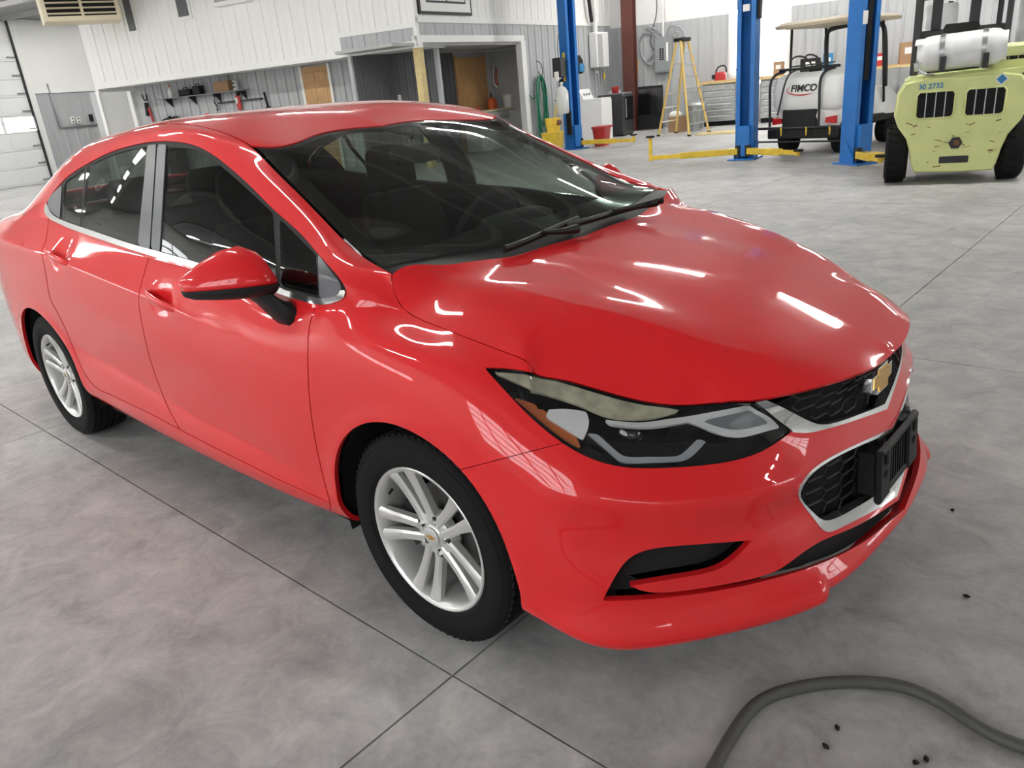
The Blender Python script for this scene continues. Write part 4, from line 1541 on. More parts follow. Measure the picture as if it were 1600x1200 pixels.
def make_wheel(front):
    w = bpy.data.objects.new('wheel', None); COL.objects.link(w); w.parent = CAR; w.empty_display_size = .1
    # local frame: axle along y, outboard = -y
    t = MB()
    prof = [(.214, -.082), (.222, -.095), (.24, -.102), (.268, -.1035), (.288, -.101), (.302, -.094), (.3105, -.082), (.3135, -.066)]
    for a, b in ((-.05, -.046), (-.018, -.012), (.012, .018), (.046, .05)):
        prof += [(.3155, a-.001), (.3085, a), (.3085, b), (.3155, b+.001)]
    prof += [(.3135, .066), (.3105, .082), (.302, .094), (.27, .103), (.24, .102), (.214, .085)]
    t.lathe([(r, h) for r, h in prof], (0, 0, 0), (0, 1, 0), 72)
    ty = t.build('tyre', 'tyre_rubber', w, sharp=35)
    # shoulder blocks
    b = MB()
    for k in range(72):
        a = 2*PI*k/72
        R = roty(-a)
        for s_ in (-1, 1):
            c = R@np.array((.3115, s_*.074, 0))
            b.box(c, (.007, .022, .018), R@rotx(s_*.25))
    bo = b.build('tread', 'tyre_rubber', ty)
    bo['kind'] = 'stuff'
    # sidewall rib rings
    sr = MB()
    for r_, h_ in ((.232, -.1005), (.29, -.1015)):
        sr.lathe([(r_-.002, h_+.002), (r_, h_-.0015), (r_+.002, h_+.002)], (0, 0, 0), (0, 1, 0), 64)
    sr.build('sidewall_rib', 'tyre_rubber', ty, True)
    # rim barrel and flange
    m = MB()
    m.lathe([(.2195, -.082), (.2205, -.091), (.2165, -.0945), (.2095, -.092), (.204, -.084), (.199, -.07), (.192, -.02), (.188, .05), (.20, .075), (.212, .085)], (0, 0, 0), (0, 1, 0), 72)
    rim = m.build('rim', 'alloy', w, sharp=40)
    # five pairs of spokes
    for k in range(5):
        a0 = PI/2+.40+2*PI*k/5
        q = MB()
        for s_ in (-1, 1):
            rings = []
            for (r_, wd, yo, th, off) in ((.040, .021, -.066, .03, .018), (.075, .0175, -.067, .028, .0215), (.12, .0185, -.072, .026, .026), (.165, .0215, -.080, .024, .0315), (.195, .026, -.087, .02, .037), (.207, .031, -.089, .016, .041)):
                o = s_*off
                ring = []
                for (dx, dy) in ((-wd, th), (-wd, .006), (-wd*.55, 0), (wd*.55, 0), (wd, .006), (wd, th)):
                    ring.append((r_, yo+dy, o+dx*.80))
                rings.append([roty(-a0)@np.array(p) for p in ring])
            q.loft(rings)
        q.build('spoke', 'alloy', rim, sharp=35)
    h = MB()
    h.lathe([(.0, -.069), (.028, -.069), (.033, -.067), (.036, -.063), (.058, -.063), (.066, -.058), (.072, -.03), (.0, -.03)], (0, 0, 0), (0, 1, 0), 40)
    h.build('hub', 'alloy', w, sharp=35)
    hb_ = MB(); hb_.lathe([(0, -.0745), (.024, -.0745), (.0285, -.072)], (0, 0, 0), (0, 1, 0), 32)
    cap = hb_.build('centre_cap', 'alloy', w, sharp=35)
    bt = MB(); bt.prism([(b_[0]*.19, -.0745, b_[1]*.19) for b_ in bow], (0, -.0012, 0)); bt.build('cap_emblem', 'gold', cap)
    for k in range(5):
        a = PI/2+2*PI*k/5+.40+PI/5
        cx_, cz_ = .0525*math.cos(a), .0525*math.sin(a)
        q = MB(); q.cyl((cx_, -.060, cz_), (cx_, -.0655, cz_), .0125, n=16)
        hole = q.build('lug_well', 'dark_metal', w)
        q = MB(); q.cyl((cx_, -.058, cz_), (cx_, -.0735, cz_), .0082, .0075, n=6)
        q.build('lug_nut', 'chrome', w)
    d = MB(); d.lathe([(.06, -.012), (.138, -.012), (.138, .01), (.06, .01)], (0, 0, 0), (0, 1, 0), 48)
    d.build('brake_disc', 'brake_iron', w, sharp=35)
    c = MB(); c.lathe([(.10, -.035), (.15, -.035), (.155, -.02), (.155, .03), (.10, .03)], (0, 0, 0), (0, 1, 0), 14, closed=True, arc=(2.5, 3.6))
    c.build('brake_caliper', 'black_plastic', w, sharp=35)
    v = MB(); v.cyl((.175*math.cos(2.4), -.082, .175*math.sin(2.4)), (.168*math.cos(2.4), -.100, .168*math.sin(2.4)), .004, n=8)
    v.build('valve', 'black_rubber', w)
    return w


W1 = make_wheel(True)
spots = [(0, -.772, 0, .0), (-2.7, -.7765, 0, .45), (0, .772, 1, .3), (-2.7, .7765, 1, .9)]
for i, (x_, y_, flip_, spin) in enumerate(spots):
    w = W1 if i == 0 else copy_tree(W1, CAR)
    w.location = (x_, y_, .3135)
    w.rotation_euler = (0, spin if not flip_ else -spin, PI if flip_ else 0)
    w['label'] = ['front wheel on the passenger side', 'rear wheel on the passenger side', 'front wheel on the far side', 'rear wheel on the far side'][i]

# ---- door mirrors
for m, par in zip((1, -1), FD):
    q = MB(); blk = MB(); arm = MB()
    # cap: rounded wedge, sections from outboard tip to inboard end
    rings = []; rb = []
    secs = [(-1.057, -.675, 1.012, .012, .012, .012), (-1.04, -.662, 1.014, .042, .030, .024), (-1.005, -.628, 1.016, .066, .056, .032), (-.96, -.588, 1.017, .084, .084, .038), (-.915, -.562, 1.016, .088, .092, .040),
            (-.88, -.552, 1.012, .080, .078, .038), (-.858, -.552, 1.006, .05, .045, .028)]
    for (yy, xc, zc_, lx, up, dn) in secs:
        ring = []
        for k in range(20):
            a = 2*PI*k/20
            cx_ = math.cos(a); cz_ = math.sin(a)
            zz = zc_+(up if cz_ > 0 else dn)*cz_
            xx = xc+lx*cx_*(1-.25*max(0, cz_)) - (.02*max(0, cz_))
            ring.append((xx, yy*m, zz))
        rings.append(ring)
    q.loft(rings)
    MIR = q.build('door_mirror', 'red_paint', par, sharp=60)
    # black lower shell hugging the cap's underside
    rb = []
    for (yy, xc, zc_, lx, up, dn) in secs:
        ring = []
        for k in range(20):
            a = PI+PI*k/19
            ring.append((xc+(lx+.004)*math.cos(a), yy*m, zc_-.012+(dn+.004)*math.sin(a)))
        rb.append(ring)
    blk.loft(rb)
    blk.build('mirror_base', 'black_plastic', MIR, sharp=50)
    arm.loft([[(xc_+a_*sx_, yy_*m+b_*0, zc_+b_*sz_) for a_, b_ in ((-1, -.5), (-.6, -1), (.6, -1), (1, -.5), (1, .5), (.6, 1), (-.6, 1), (-1, .5))]
              for xc_, yy_, zc_, sx_, sz_ in ((-.56, -.925, .985, .05, .02), (-.545, -.90, .965, .048, .028), (-.52, -.878, .925, .046, .034), (-.508, -.862, .905, .047, .037), (-.505, -.845, .90, .047, .037))])
    arm.build('mirror_arm', 'black_plastic', MIR, sharp=50)

# ---- door handles across their scoops
for (u_, v_, par) in ((251, 472, FD), (90, 403, RD)):
    P0 = PY(u_, v_, -.89)
    for m, pr_ in zip((1, -1), par):
        q = MB(); rings = []
        for t in np.linspace(-1, 1, 17):
            w_ = math.sqrt(max(0, 1-t**6))+.02
            bow_ = .020*(1-t*t)
            rings.append([(P0[0]+t*.112, (P0[1]+.004-bow_-.008*w_*math.cos(a))*m, P0[2]-.022*t+.0185*w_*(1-.25*t)*math.sin(a)+.004) for a in np.linspace(0, 2*PI, 14, endpoint=False)])
        q.loft(rings)
        H = q.build('door_handle', 'red_paint', pr_, sharp=60)

# ---- cabin


def rbox_loft(mb, secs, n=16, p=3.0, R=None, c0=(0, 0, 0)):
    """rounded-box sections: each (centre, half width along y, half depth along x, z)"""
    rings = []
    for (cx, cy_, cz_, hx, hy) in secs:
        ring = []
        for k in range(n):
            t = 2*PI*k/n
            ct, st = math.cos(t), math.sin(t)
            ring.append(np.array((cx+hx*np.sign(ct)*abs(ct)**(2/p), cy_+hy*np.sign(st)*abs(st)**(2/p), cz_)))
        rings.append(ring)
    mb.loft(rings)
    return mb


for yy in (-.37, .37):
    seat = bpy.data.objects.new('front_seat', None); COL.objects.link(seat); seat.parent = CAR; seat.empty_display_size = .1
    q = MB(); rbox_loft(q, [(-1.02, yy, .33, .22, .22), (-1.02, yy, .40, .26, .25), (-1.02, yy, .48, .25, .25), (-1.03, yy, .52, .20, .21)])
    q.build('seat_cushion', 'interior', seat, sharp=50)
    q = MB(); rbox_loft(q, [(-1.26, yy, .46, .07, .22), (-1.28, yy, .60, .085, .245), (-1.33, yy, .80, .08, .25), (-1.38, yy, .98, .07, .22), (-1.41, yy, 1.06, .05, .17)])
    q.build('backrest', 'interior', seat, sharp=50)
    q = MB(); rbox_loft(q, [(-1.41, yy, 1.075, .03, .10), (-1.41, yy, 1.10, .05, .125), (-1.42, yy, 1.18, .055, .13), (-1.43, yy, 1.24, .045, .115), (-1.435, yy, 1.265, .02, .08)])
    for s_ in (-.06, .06): q.cyl((-1.40, yy+s_, 1.02), (-1.41, yy+s_, 1.10), .007, n=8)
    q.build('headrest', 'interior', seat, sharp=50)
seat = bpy.data.objects.new('rear_bench', None); COL.objects.link(seat); seat.parent = CAR; seat.empty_display_size = .1
q = MB(); rbox_loft(q, [(-1.95, 0, .36, .24, .60), (-1.95, 0, .46, .27, .64), (-1.95, 0, .53, .24, .60)], 24, 5)
q.build('seat_cushion', 'interior', seat, sharp=50)
q = MB(); rbox_loft(q, [(-2.22, 0, .48, .08, .62), (-2.30, 0, .75, .08, .64), (-2.38, 0, .98, .07, .62), (-2.41, 0, 1.05, .04, .58)], 24, 6)
q.build('backrest', 'interior', seat, sharp=50)
for yy in (-.40, 0, .40):
    q = MB(); rbox_loft(q, [(-2.42, yy, 1.05, .04, .11), (-2.42, yy, 1.10, .05, .13), (-2.43, yy, 1.19, .045, .12), (-2.44, yy, 1.22, .02, .09)])
    q.build('headrest', 'interior', seat, sharp=50)
# dashboard, instrument hood, steering wheel
q = MB()
prof = [(-.30, .60), (-.16, .90), (-.20, .945), (-.40, .952), (-.58, .945), (-.68, .925), (-.72, .88), (-.70, .70), (-.60, .60)]
q.prism([(x_, -.70, z_) for x_, z_ in prof], (0, 1.40, 0))
DASH = q.build('dashboard', 'interior', CAR, sharp=30)
q = MB(); rbox_loft(q, [(-.66, .37, .93, .10, .20), (-.66, .37, .97, .09, .17), (-.65, .37, .99, .05, .12)])
q.build('instrument_hood', 'interior', DASH, sharp=50)
sw = MB()
R_ = roty(math.radians(-62))
ring = [np.array((-.84, .37, .905))+R_@np.array((.185*math.cos(t), .185*math.sin(t), 0)) for t in np.linspace(0, 2*PI, 40, endpoint=False)]
sw.tube(ring, .015, 8, closed=True)
SWH = sw.build('steering_wheel', 'interior', CAR, True)
h = MB(); rbox_loft(h, [(0, 0, -.02, .05, .06), (0, 0, .01, .06, .07), (0, 0, .03, .05, .06)])
h.v = [tuple(np.array((-.82, .37, .90))+R_@np.array(v_)) for v_ in h.v]
for an in (0, PI, -PI/2):
    h.cyl(np.array((-.83, .37, .90)), np.array((-.84, .37, .905))+R_@np.array((.18*math.sin(an), .18*math.cos(an), 0)), .016, .012, 8)
h.build('wheel_hub', 'interior', SWH, sharp=50)
# headliner and pillar linings
hl_ = clip(CANOPY, np.where(CANOPY.V[:, 6] > 2, CANOPY.V[:, 6]-5.1, -1.)); hl_ = clip(clip(hl_, hl_.V[:, 7]-4.2), 9.5-clip(hl_, hl_.V[:, 7]-4.2).V[:, 6])
hl2 = centred(offset(hl_, -.03))
mk('headliner', hl2.V[:, :3], hl2.F, 'interior_grey', CAR, True, -hl2.V[:, 3:6])
ps = MB(); ps.box((-2.75, 0, 1.05), (.75, 1.15, .03)); ps.build('parcel_shelf', 'interior', CAR)
fl = MB(); fl.box((-1.35, 0, .30), (2.6, 1.5, .04)); fl.box((-.95, 0, .50), (.9, .2, .2), None, .03); fl.build('cabin_floor', 'interior', CAR)
# rear-view mirror
q = MB(); rbox_loft(q, [(-.815, 0, 1.225, .02, .10), (-.815, 0, 1.25, .025, .125), (-.82, 0, 1.28, .022, .12), (-.82, 0, 1.29, .012, .10)])
q.cyl((-.80, 0, 1.26), (-.83, 0, 1.315), .01, n=8)
q.build('rear_view_mirror', 'interior', CAR, sharp=50)

# ---- wipers lying on the windscreen
wsv = wg.V


def on_ws(u, v, lift):
    p = proj(wsv[:, :3]); d2 = ((p-np.array([u, v]))**2).sum(1)
    k = np.argpartition(d2, 10)[:10]; w_ = 1/(d2[k]+4)
    w_ /= w_.sum()
    n_ = (wsv[k, 3:6]*w_[:, None]).sum(0)
    q_ = (wsv[k, :3]*w_[:, None]).sum(0)
    d = ray(u, v); q_ = CC+d*(((q_-CC)@n_)/(d@n_))     # slide along the sheet onto the sight line
    return q_+n_*lift


for blade, armp in ((((786, 398), (820, 385), (860, 367), (900, 350)), ((842, 376), (862, 376), (880, 374), (897, 371))),
                    (((880, 362), (930, 348), (985, 332), (1036, 321)), ((952, 341), (980, 337), (1005, 333), (1026, 329)))):
    q = MB(); q.tube(spl([on_ws(*p_, .022) for p_ in blade], 14), .009, 6)
    q.tube(spl([on_ws(*p_, .012) for p_ in blade], 14), .005, 6)
    wp = q.build('wiper', 'black_plastic', CAR, sharp=40)
    q = MB(); q.tube(spl([on_ws(*p_, .032) for p_ in armp], 10), [.006, .007, .008, .009, .010, .011, .012, .013, .015, .016], 6)
    q.build('wiper_arm', 'black_plastic', wp, sharp=40)
# roof aerial
q = MB()
q.loft([[(-2.28-.06*t+.0, s_*.02*(1-t), 1.425+.05*t) for s_ in (-1, 1)]+[(-2.20-.11*t, s_*.012*(1-t), 1.432+.048*t) for s_ in (1, -1)] for t in (0., .5, .97)])
q.build('roof_aerial', 'red_paint', CAR)

# trim roll along the window sills inside the cabin
for m in (1, -1):
    row = [GC[k_, 0]*np.array((1, m, 1))+np.array((0, .045*m, .0)) for k_ in range(len(UC)) if 1.0 <= UC[k_] <= 11.2][::4]
    q = MB(); q.tube(row, .038, 8); q.build('sill_trim', 'interior', CAR, True)

# =================================================================== THINGS IN THE WORKSHOP


def lab(a, b): return AB(a, b)


def text_part(string, size, name, material, parent, origin, xdir, ydir, depth=.002, bold=0.):
    cu = bpy.data.curves.new('lettering', 'FONT')
    cu.body = string; cu.size = size; cu.align_x = 'CENTER'; cu.align_y = 'CENTER'; cu.extrude = depth; cu.offset = bold
    tmp = bpy.data.objects.new('lettering_tmp', cu); COL.objects.link(tmp)
    dg = bpy.context.evaluated_depsgraph_get()
    me = bpy.data.meshes.new_from_object(tmp.evaluated_get(dg))
    bpy.data.objects.remove(tmp)
    xd = Vector(xdir).normalized(); yd = Vector(ydir).normalized(); zd = xd.cross(yd)
    M4 = Matrix(((xd.x, yd.x, zd.x, origin[0]), (xd.y, yd.y, zd.y, origin[1]), (xd.z, yd.z, zd.z, origin[2]), (0, 0, 0, 1)))
    me.transform(M4)
    me.materials.clear(); me.materials.append(MATS[material])
    o = bpy.data.objects.new(name, me); COL.objects.link(o); o.parent = parent
    return o


# ---------------------------------------------------------------- two-post lifts
def lift_post(pos, rz, label, height=4.3, arms=()):
    t = thing('lift_post', label, 'car lift', pos, rz, None)
    q = MB()
    # channel section, open towards local +x
    w_, d_, th_, lp = .30, .28, .02, .07
    out = [(-d_/2, -w_/2), (d_/2, -w_/2), (d_/2, -w_/2+lp), (d_/2-th_, -w_/2+lp), (d_/2-th_, -w_/2+th_), (-d_/2+th_, -w_/2+th_), (-d_/2+th_, w_/2-th_), (d_/2-th_, w_/2-th_), (d_/2-th_, w_/2-lp), (d_/2, w_/2-lp), (d_/2, w_/2), (-d_/2, w_/2)]
    q.prism([(x_, y_, .02) for x_, y_ in out], (0, 0, height))
    q.build('column', 'blue_paint', t)
    MB().box((.06, 0, .012), (.52, .46, .024), None, .006).build('base_plate', 'blue_paint', t)
    for s_ in (-1, 1):
        g_ = MB(); g_.prism([(-.12, s_*.155, .024), (.16, s_*.155, .024), (.16, s_*.155, .10), (.02, s_*.155, .30), (-.12, s_*.155, .30)], (0, s_*.012, 0)); g_.build('gusset', 'blue_paint', t)
    MB().box((.13, 0, .30), (.16, .22, .50), None, .01).build('carriage', 'blue_paint', t)
    for (ang, ln, drop) in arms:
        d = np.array((math.cos(ang), math.sin(ang), 0)); R = rotz(ang)
        arm = MB(); st = np.array((.20, .10*np.sign(math.sin(ang)), .14))
        arm.box(st+d*ln*.33, (ln*.66, .11, .10), R, .008)
        ar = arm.build('arm', 'yellow_paint', t)
        MB().box(st+d*ln*.75, (ln*.5, .08, .07), R, .006).build('arm_extension', 'yellow_paint', ar)
        MB().cyl(st+d*(-.02)+np.array((0, 0, -.08)), st+d*(-.02)+np.array((0, 0, .10)), .05, n=14).build('arm_pivot', 'steel_dark', ar)
        e = st+d*ln
        MB().cyl(e+np.array((0, 0, -.05)), e+np.array((0, 0, drop)), .03, n=12).build('pad_post', 'yellow_paint', ar)
        MB().cyl(e+np.array((0, 0, drop)), e+np.array((0, 0, drop+.03)), .075, n=16).build('lift_pad', 'black_rubber', ar)
    return t


P1 = lift_post(AB(-6.0, 15.75), TH-.5, 'blue lift post with a yellow notice, standing by the washing machine', arms=((.35, 1.35, .10),))
MB().box((.0, -.158, 1.85), (.09, .006, .62), None, .002).build('notice', 'yellow_paint', P1)
MB().box((.08, -.17, .62), (.16, .05, .55), None, .01).build('motor_box', 'black_plastic', P1)
MB().box((-.12, -.18, 1.45), (.12, .06, .3), None, .01).build('control_box', 'black_plastic', P1)
P2 = lift_post(AB(-1.34, 11.75), TH-PI/2-.15, 'blue lift post with a small white sticker, standing before the stepladder', arms=((-1.15, 1.45, .34), (1.05, 1.1, .02)))
MB().box((.142, .0, 2.35), (.004, .11, .10), None).build('sticker', 'white_plastic', P2)
MB().box((.02, .175, 2.45), (.14, .05, .55), None, .01).build('power_box', 'black_plastic', P2)
P3 = lift_post(AB(.42, 10.35), TH-PI/2+.75, 'blue lift post with a long dark slot, standing between golf cart and forklift', arms=((-.35, .75, .03), (-.02, .7, .03)))
MB().box((.145, -.02, 1.95), (.006, .08, 1.6), None).build('slot', 'dark_void', P3)
MB().box((.142, -.10, 1.95), (.004, .08, .17), None).build('sticker', 'white_plastic', P3)

# ---------------------------------------------------------------- forklift seen from behind
FK = thing('forklift', 'lime green forklift with a white gas cylinder strapped on its back', 'forklift', AB(1.53, 7.9), TH)
half = [(.0, 1.16), (.40, 1.16), (.56, 1.13), (.625, 1.02), (.645, .78), (.60, .66), (.50, .52), (.45, .36), (.425, .22), (.39, .14), (0, .13)]
outl = half+[(-x_, z_) for x_, z_ in half[-2:0:-1]]
q = MB()
rings = []
for (yy, sc_, dz_) in ((0.05, .94, .0), (.015, .975, .0), (0., .99, 0), (0.03, 1., 0), (.35, 1.0, .0), (.60, 1.0, .02)):
    rings.append([(x_*sc_, yy+(.02 if False else 0), .64+(z_-.64)*sc_+dz_) for x_, z_ in outl])
rings = rings[2:]
q.loft([[(x_*.97, .0, .64+(z_-.64)*.97) for x_, z_ in outl], [(x_, .03, z_) for x_, z_ in outl], [(x_, .55, z_) for x_, z_ in outl]])
CW_ = q.build('counterweight', 'lime_paint', FK, sharp=35)
for s_ in (-1, 1):
    q = MB()
    x0, x1 = (.05, .43) if s_ > 0 else (-.43, -.05)
    fr_ = [(x0+.03, .735), (x1-.03, .735), (x1, .77), (x1, .985), (x1-.03, 1.02), (x0+.03, 1.02), (x0, .985), (x0, .77)]
    q.prism([(x_, -.004, z_) for x_, z_ in fr_], (0, .06, 0)); g_ = q.build('grille_opening', 'dark_void', CW_)
    for k in range(3):
        xx = x0+(x1-x0)*(k+1)/4
        MB().cyl((xx, -.008, .74), (xx, -.008, 1.015), .007, n=8).build('grille_bar', 'galvanised', g_)
    q = MB(); q.tube([(x_, -.004, z_) for x_, z_ in fr_], .012, 6, closed=True); q.build('grille_rim', 'lime_paint', g_, True)
q = MB(); q.cyl((0, -.012, .455), (0, .05, .455), .07, n=6); tw_ = q.build('tow_pin', 'steel_dark', CW_)
q = MB(); q.cyl((.01, -.03, .46), (.01, -.01, .46), .03, n=12); q.build('pin_head', 'rust', tw_)
MB().box((0, .004, .275), (.29, .03, .075), None, .004).build('towing_slot', 'steel_dark', CW_)
text_part('30 2732', .075, 'fleet_number', 'blue_print', CW_, (-.30, -.003, 1.075), (1, 0, .02), (0, 0, 1), .002, .002)
q = MB(); q.prism([(.37, -.006, 1.03), (.435, -.006, 1.095), (.37, -.006, 1.16), (.305, -.006, 1.095)], (0, .005, 0)); pc = q.build('placard', 'white_plastic', CW_)
q = MB(); q.prism([(.37, -.009, 1.045), (.42, -.009, 1.095), (.37, -.009, 1.145), (.32, -.009, 1.095)], (0, .003, 0)); q.build('placard_print', 'blue_print', pc)
random.seed(4)
for k in range(26):
    xx = random.uniform(-.5, .52); zz = random.choice([random.uniform(.2, .72), random.uniform(.35, .70)])
    lim = np.interp(zz, [.14, .36, .52, .66, .78], [.38, .44, .48, .57, .62])
    if abs(xx) > lim-.06: continue
    a_ = random.uniform(-.5, .5); L_ = random.uniform(.02, .09)
    MB().box((xx, -.0012, zz), (L_, .003, random.uniform(.004, .012)), roty(a_)).build('scratch', 'rust', CW_)
# deck, hood and louvres behind the cylinder
q = MB(); q.prism([(-.56, .05, 1.14), (.60, .05, 1.14), (.62, .05, 1.20), (.20, .10, 1.20), (-.5, .10, 1.18)], (0, 1.0, 0.0)); q.build('rear_deck', 'lime_paint', FK)
MB().box((.46, .62, 1.30), (.42, .9, .30), None, .04).build('engine_hood', 'lime_paint', FK)
for k in range(4):
    MB().box((.30+.085*k, .16, 1.30), (.075, .01, .035), None).build('louvre', 'dark_void', FK)
# gas cylinder
q = MB()
q.lathe([(.0, -.44), (.10, -.44), (.12, -.42), (.15, -.40), (.178, -.36), (.186, -.30), (.186, .28), (.175, .34), (.15, .375), (.15, .42), (.142, .42), (.142, .385), (.0, .38)], (-.02, .16, 1.42), (1, -.12, .03), 32)
GC_ = q.build('gas_cylinder', 'tank_white', FK, sharp=40)
q = MB(); q.lathe([(.16, -.46), (.168, -.46), (.168, -.36), (.16, -.36)], (-.02, .16, 1.42), (1, -.12, .03), 24, closed=True, arc=(.5, 5.6)); q.build('valve_collar', 'tank_white', GC_, sharp=40)
for off in (-.19, .21):
    q = MB(); q.lathe([(.188, off-.025), (.193, off-.025), (.193, off+.025), (.188, off+.025)], (-.02, .16, 1.42), (1, -.12, .03), 32, closed=True); st_ = q.build('strap', 'galvanised', GC_, sharp=40)
    MB().box((-.02+off, -.05-off*.12, 1.30), (.06, .04, .16), None, .006).build('buckle', 'steel_dark', st_)
q = MB(); q.tube(spl([(-.44, .22, 1.40), (-.46, .10, 1.34), (-.42, .02, 1.24), (-.34, .0, 1.20), (-.28, .06, 1.19)], 14), .012, 8); q.build('gas_hose', 'galvanised', FK, True)
for s_ in (-1, 1):
    w = MB()
    w.lathe([(.13, -.11), (.20, -.125), (.285, -.12), (.32, -.09), (.33, -.05), (.33, .05), (.32, .09), (.285, .12), (.20, .125), (.13, .11)], (s_*.585, .36, .33), (1, 0, 0), 36)
    tw2 = w.build('tyre', 'tyre_rubber', FK, sharp=30)
    for k in range(22):
        a_ = 2*PI*k/22
        MB().box((s_*.585-.05, .36+.33*math.cos(a_), .33+.33*math.sin(a_)), (.11, .03, .02), rotx(a_+PI/2)@rotz(.35)).build('tread_lug', 'tyre_rubber', tw2)
    MB().cyl((s_*.585-.10, .36, .33), (s_*.585+.10, .36, .33), .13, n=20).build('wheel_disc', 'lime_paint', FK)
MB().box((0, .75, .30), (.8, .9, .3), None, .02).build('chassis', 'dark_void', FK)
for (xx, yy) in ((-.46, .9), (.46, .9), (-.46, 1.9), (.46, 1.9)):
    MB().box((xx, yy, 1.62), (.06, .07, 1.0), None, .01).build('guard_post', 'steel_dark', FK)
MB().box((0, 1.4, 2.13), (1.0, 1.15, .06), None, .01).build('overhead_guard', 'steel_dark', FK)
MB().box((.0, 1.0, 1.62), (.95, .04, .10), None, .01).build('guard_rail', 'steel_dark', FK)
for xx in (-.22, .22):
    MB().box((xx, 2.35, 1.5), (.12, .12, 2.6), None, .01).build('mast_rail', 'steel_dark', FK)
q = MB(); rbox_loft(q, [(0, 0, 1.15, .25, .25), (0, 0, 1.28, .26, .26), (0, 0, 1.34, .2, .2)])
q.v = [(v_[1], v_[0]+1.3, v_[2]) for v_ in q.v]; q.build('seat_cushion', 'black_plastic', FK, sharp=50)
q = MB(); rbox_loft(q, [(0, 0, 1.32, .06, .24), (-.04, 0, 1.6, .06, .22), (-.06, 0, 1.72, .04, .17)])
q.v = [(v_[1], v_[0]+1.06, v_[2]) for v_ in q.v]; q.build('seat_back', 'black_plastic', FK, sharp=50)

# ---------------------------------------------------------------- golf cart carrying a sprayer tank
GK = thing('golf_cart', 'white golf cart with a beige roof and a sprayer tank on its back', 'golf cart', AB(-.33, 12.0), TH-.42)
q = MB(); rbox_loft(q, [(0, .05, .72, .56, .30), (0, .05, .80, .62, .34), (0, .05, 1.05, .63, .34), (0, .05, 1.22, .60, .30), (0, .08, 1.30, .46, .22)], 28, 5)
TK = q.build('sprayer_tank', 'white_plastic', GK, sharp=40)
q = MB(); q.cyl((.0, .05, 1.30), (.0, .05, 1.35), .10, n=20); q.build('tank_cap', 'black_plastic', TK, sharp=40)
text_part('FIMCO', .15, 'tank_logo', 'black_print', TK, (.0, -.295, 1.06), (1, 0, 0), (.18, 0, 1), .003, .003)
q = MB(); arc = [(-.27+.02, -.298, 1.10)]+[(.27*math.cos(t)-.03, -.298, 1.045+.085*math.sin(t)) for t in np.linspace(PI*.9, PI*1.75, 16)]
q.tube(arc, [.002]+list(np.linspace(.004, .012, 12))+[.009, .006, .004, .002], 6); q.build('logo_swoosh', 'red_print', TK, True)
for xx in (-.58, .30):
    q = MB(); q.tube(spl([(xx, -.32, .38), (xx, -.34, .9), (xx, -.32, 1.20), (xx+.03, -.22, 1.30), (xx+.06, 0, 1.33)], 16), .022, 8); q.build('tank_frame', 'steel_dark', GK, True)
for (pts_) in ([(-.35, -.1, 1.34), (-.30, -.2, 1.50), (-.12, -.25, 1.55), (.0, -.2, 1.48), (.05, -.1, 1.34)], [(-.1, -.1, 1.34), (-.02, -.22, 1.55), (.14, -.2, 1.52), (.2, -.1, 1.34)], [(-.05, -.1, 1.35), (-.22, -.35, 1.30), (-.33, -.38, 1.0), (-.42, -.36, .66)]):
    q = MB(); q.tube(spl(pts_, 20), .014, 6); q.build('sprayer_hose', 'black_hose', GK, True)
q = MB(); q.tube([(-.55, -.12, 1.36), (.5, -.12, 1.36)], .022, 8); q.tube([(-.3, -.2, 1.40), (.45, -.2, 1.42)], .012, 6); q.build('spray_wand', 'steel_dark', GK, True)
q = MB(); rbox_loft(q, [(0, .35, .42, .50, .55), (0, .35, .62, .60, .62), (0, .35, .74, .58, .60)], 24, 4); q.build('rear_body', 'white_plastic', GK, sharp=40)
MB().box((-.08, -.22, .58), (.62, .10, .32), None, .02).build('battery_hatch', 'black_plastic', GK)
for s_ in (-1, 1):
    q = MB(); q.prism([(s_*.56, -.275, .50), (s_*.38, -.285, .52), (s_*.40, -.285, .60), (s_*.56, -.275, .62)], (0, .05, 0)); q.build('tail_light', 'red_lens', GK)
    w = MB(); w.lathe([(.09, -.10), (.18, -.11), (.235, -.085), (.245, 0), (.235, .085), (.18, .11), (.09, .10)], (s_*.48, .15, .245), (1, 0, 0), 28); w.build('tyre', 'tyre_rubber', GK, sharp=35)
    w = MB(); w.lathe([(.09, -.10), (.18, -.11), (.225, -.085), (.235, 0), (.225, .085), (.18, .11), (.09, .10)], (s_*.45, 1.75, .235), (1, 0, 0), 28); w.build('tyre', 'tyre_rubber', GK, sharp=35)
MB().box((0, -.30, .36), (1.22, .10, .16), None, .02).build('rear_bumper', 'black_plastic', GK)
q = MB(); q.tube([(-1.15, -.42, .46), (.75, -.42, .46)], .022, 8); q.tube([(-1.15, -.40, .24), (.72, -.40, .24)], .015, 8); BOOM = q.build('spray_boom', 'steel_dark', GK, True)
for xx in (-.75, -.3, .15, .55):
    MB().cyl((xx, -.43, .47), (xx, -.43, .34), .018, .010, 8).build('nozzle', 'yellow_paint', BOOM)
MB().box((0, .95, .45), (1.1, 1.9, .14), None, .03).build('chassis', 'black_plastic', GK)
q = MB(); rbox_loft(q, [(0, .62, .74, .55, .28), (0, .62, .86, .55, .28), (0, .60, .92, .48, .22)], 24, 4); q.build('seat_cushion', 'interior_grey', GK, sharp=40)
MB().box((0, .40, 1.12), (1.0, .10, .36), None, .03).build('seat_back', 'white_plastic', GK)
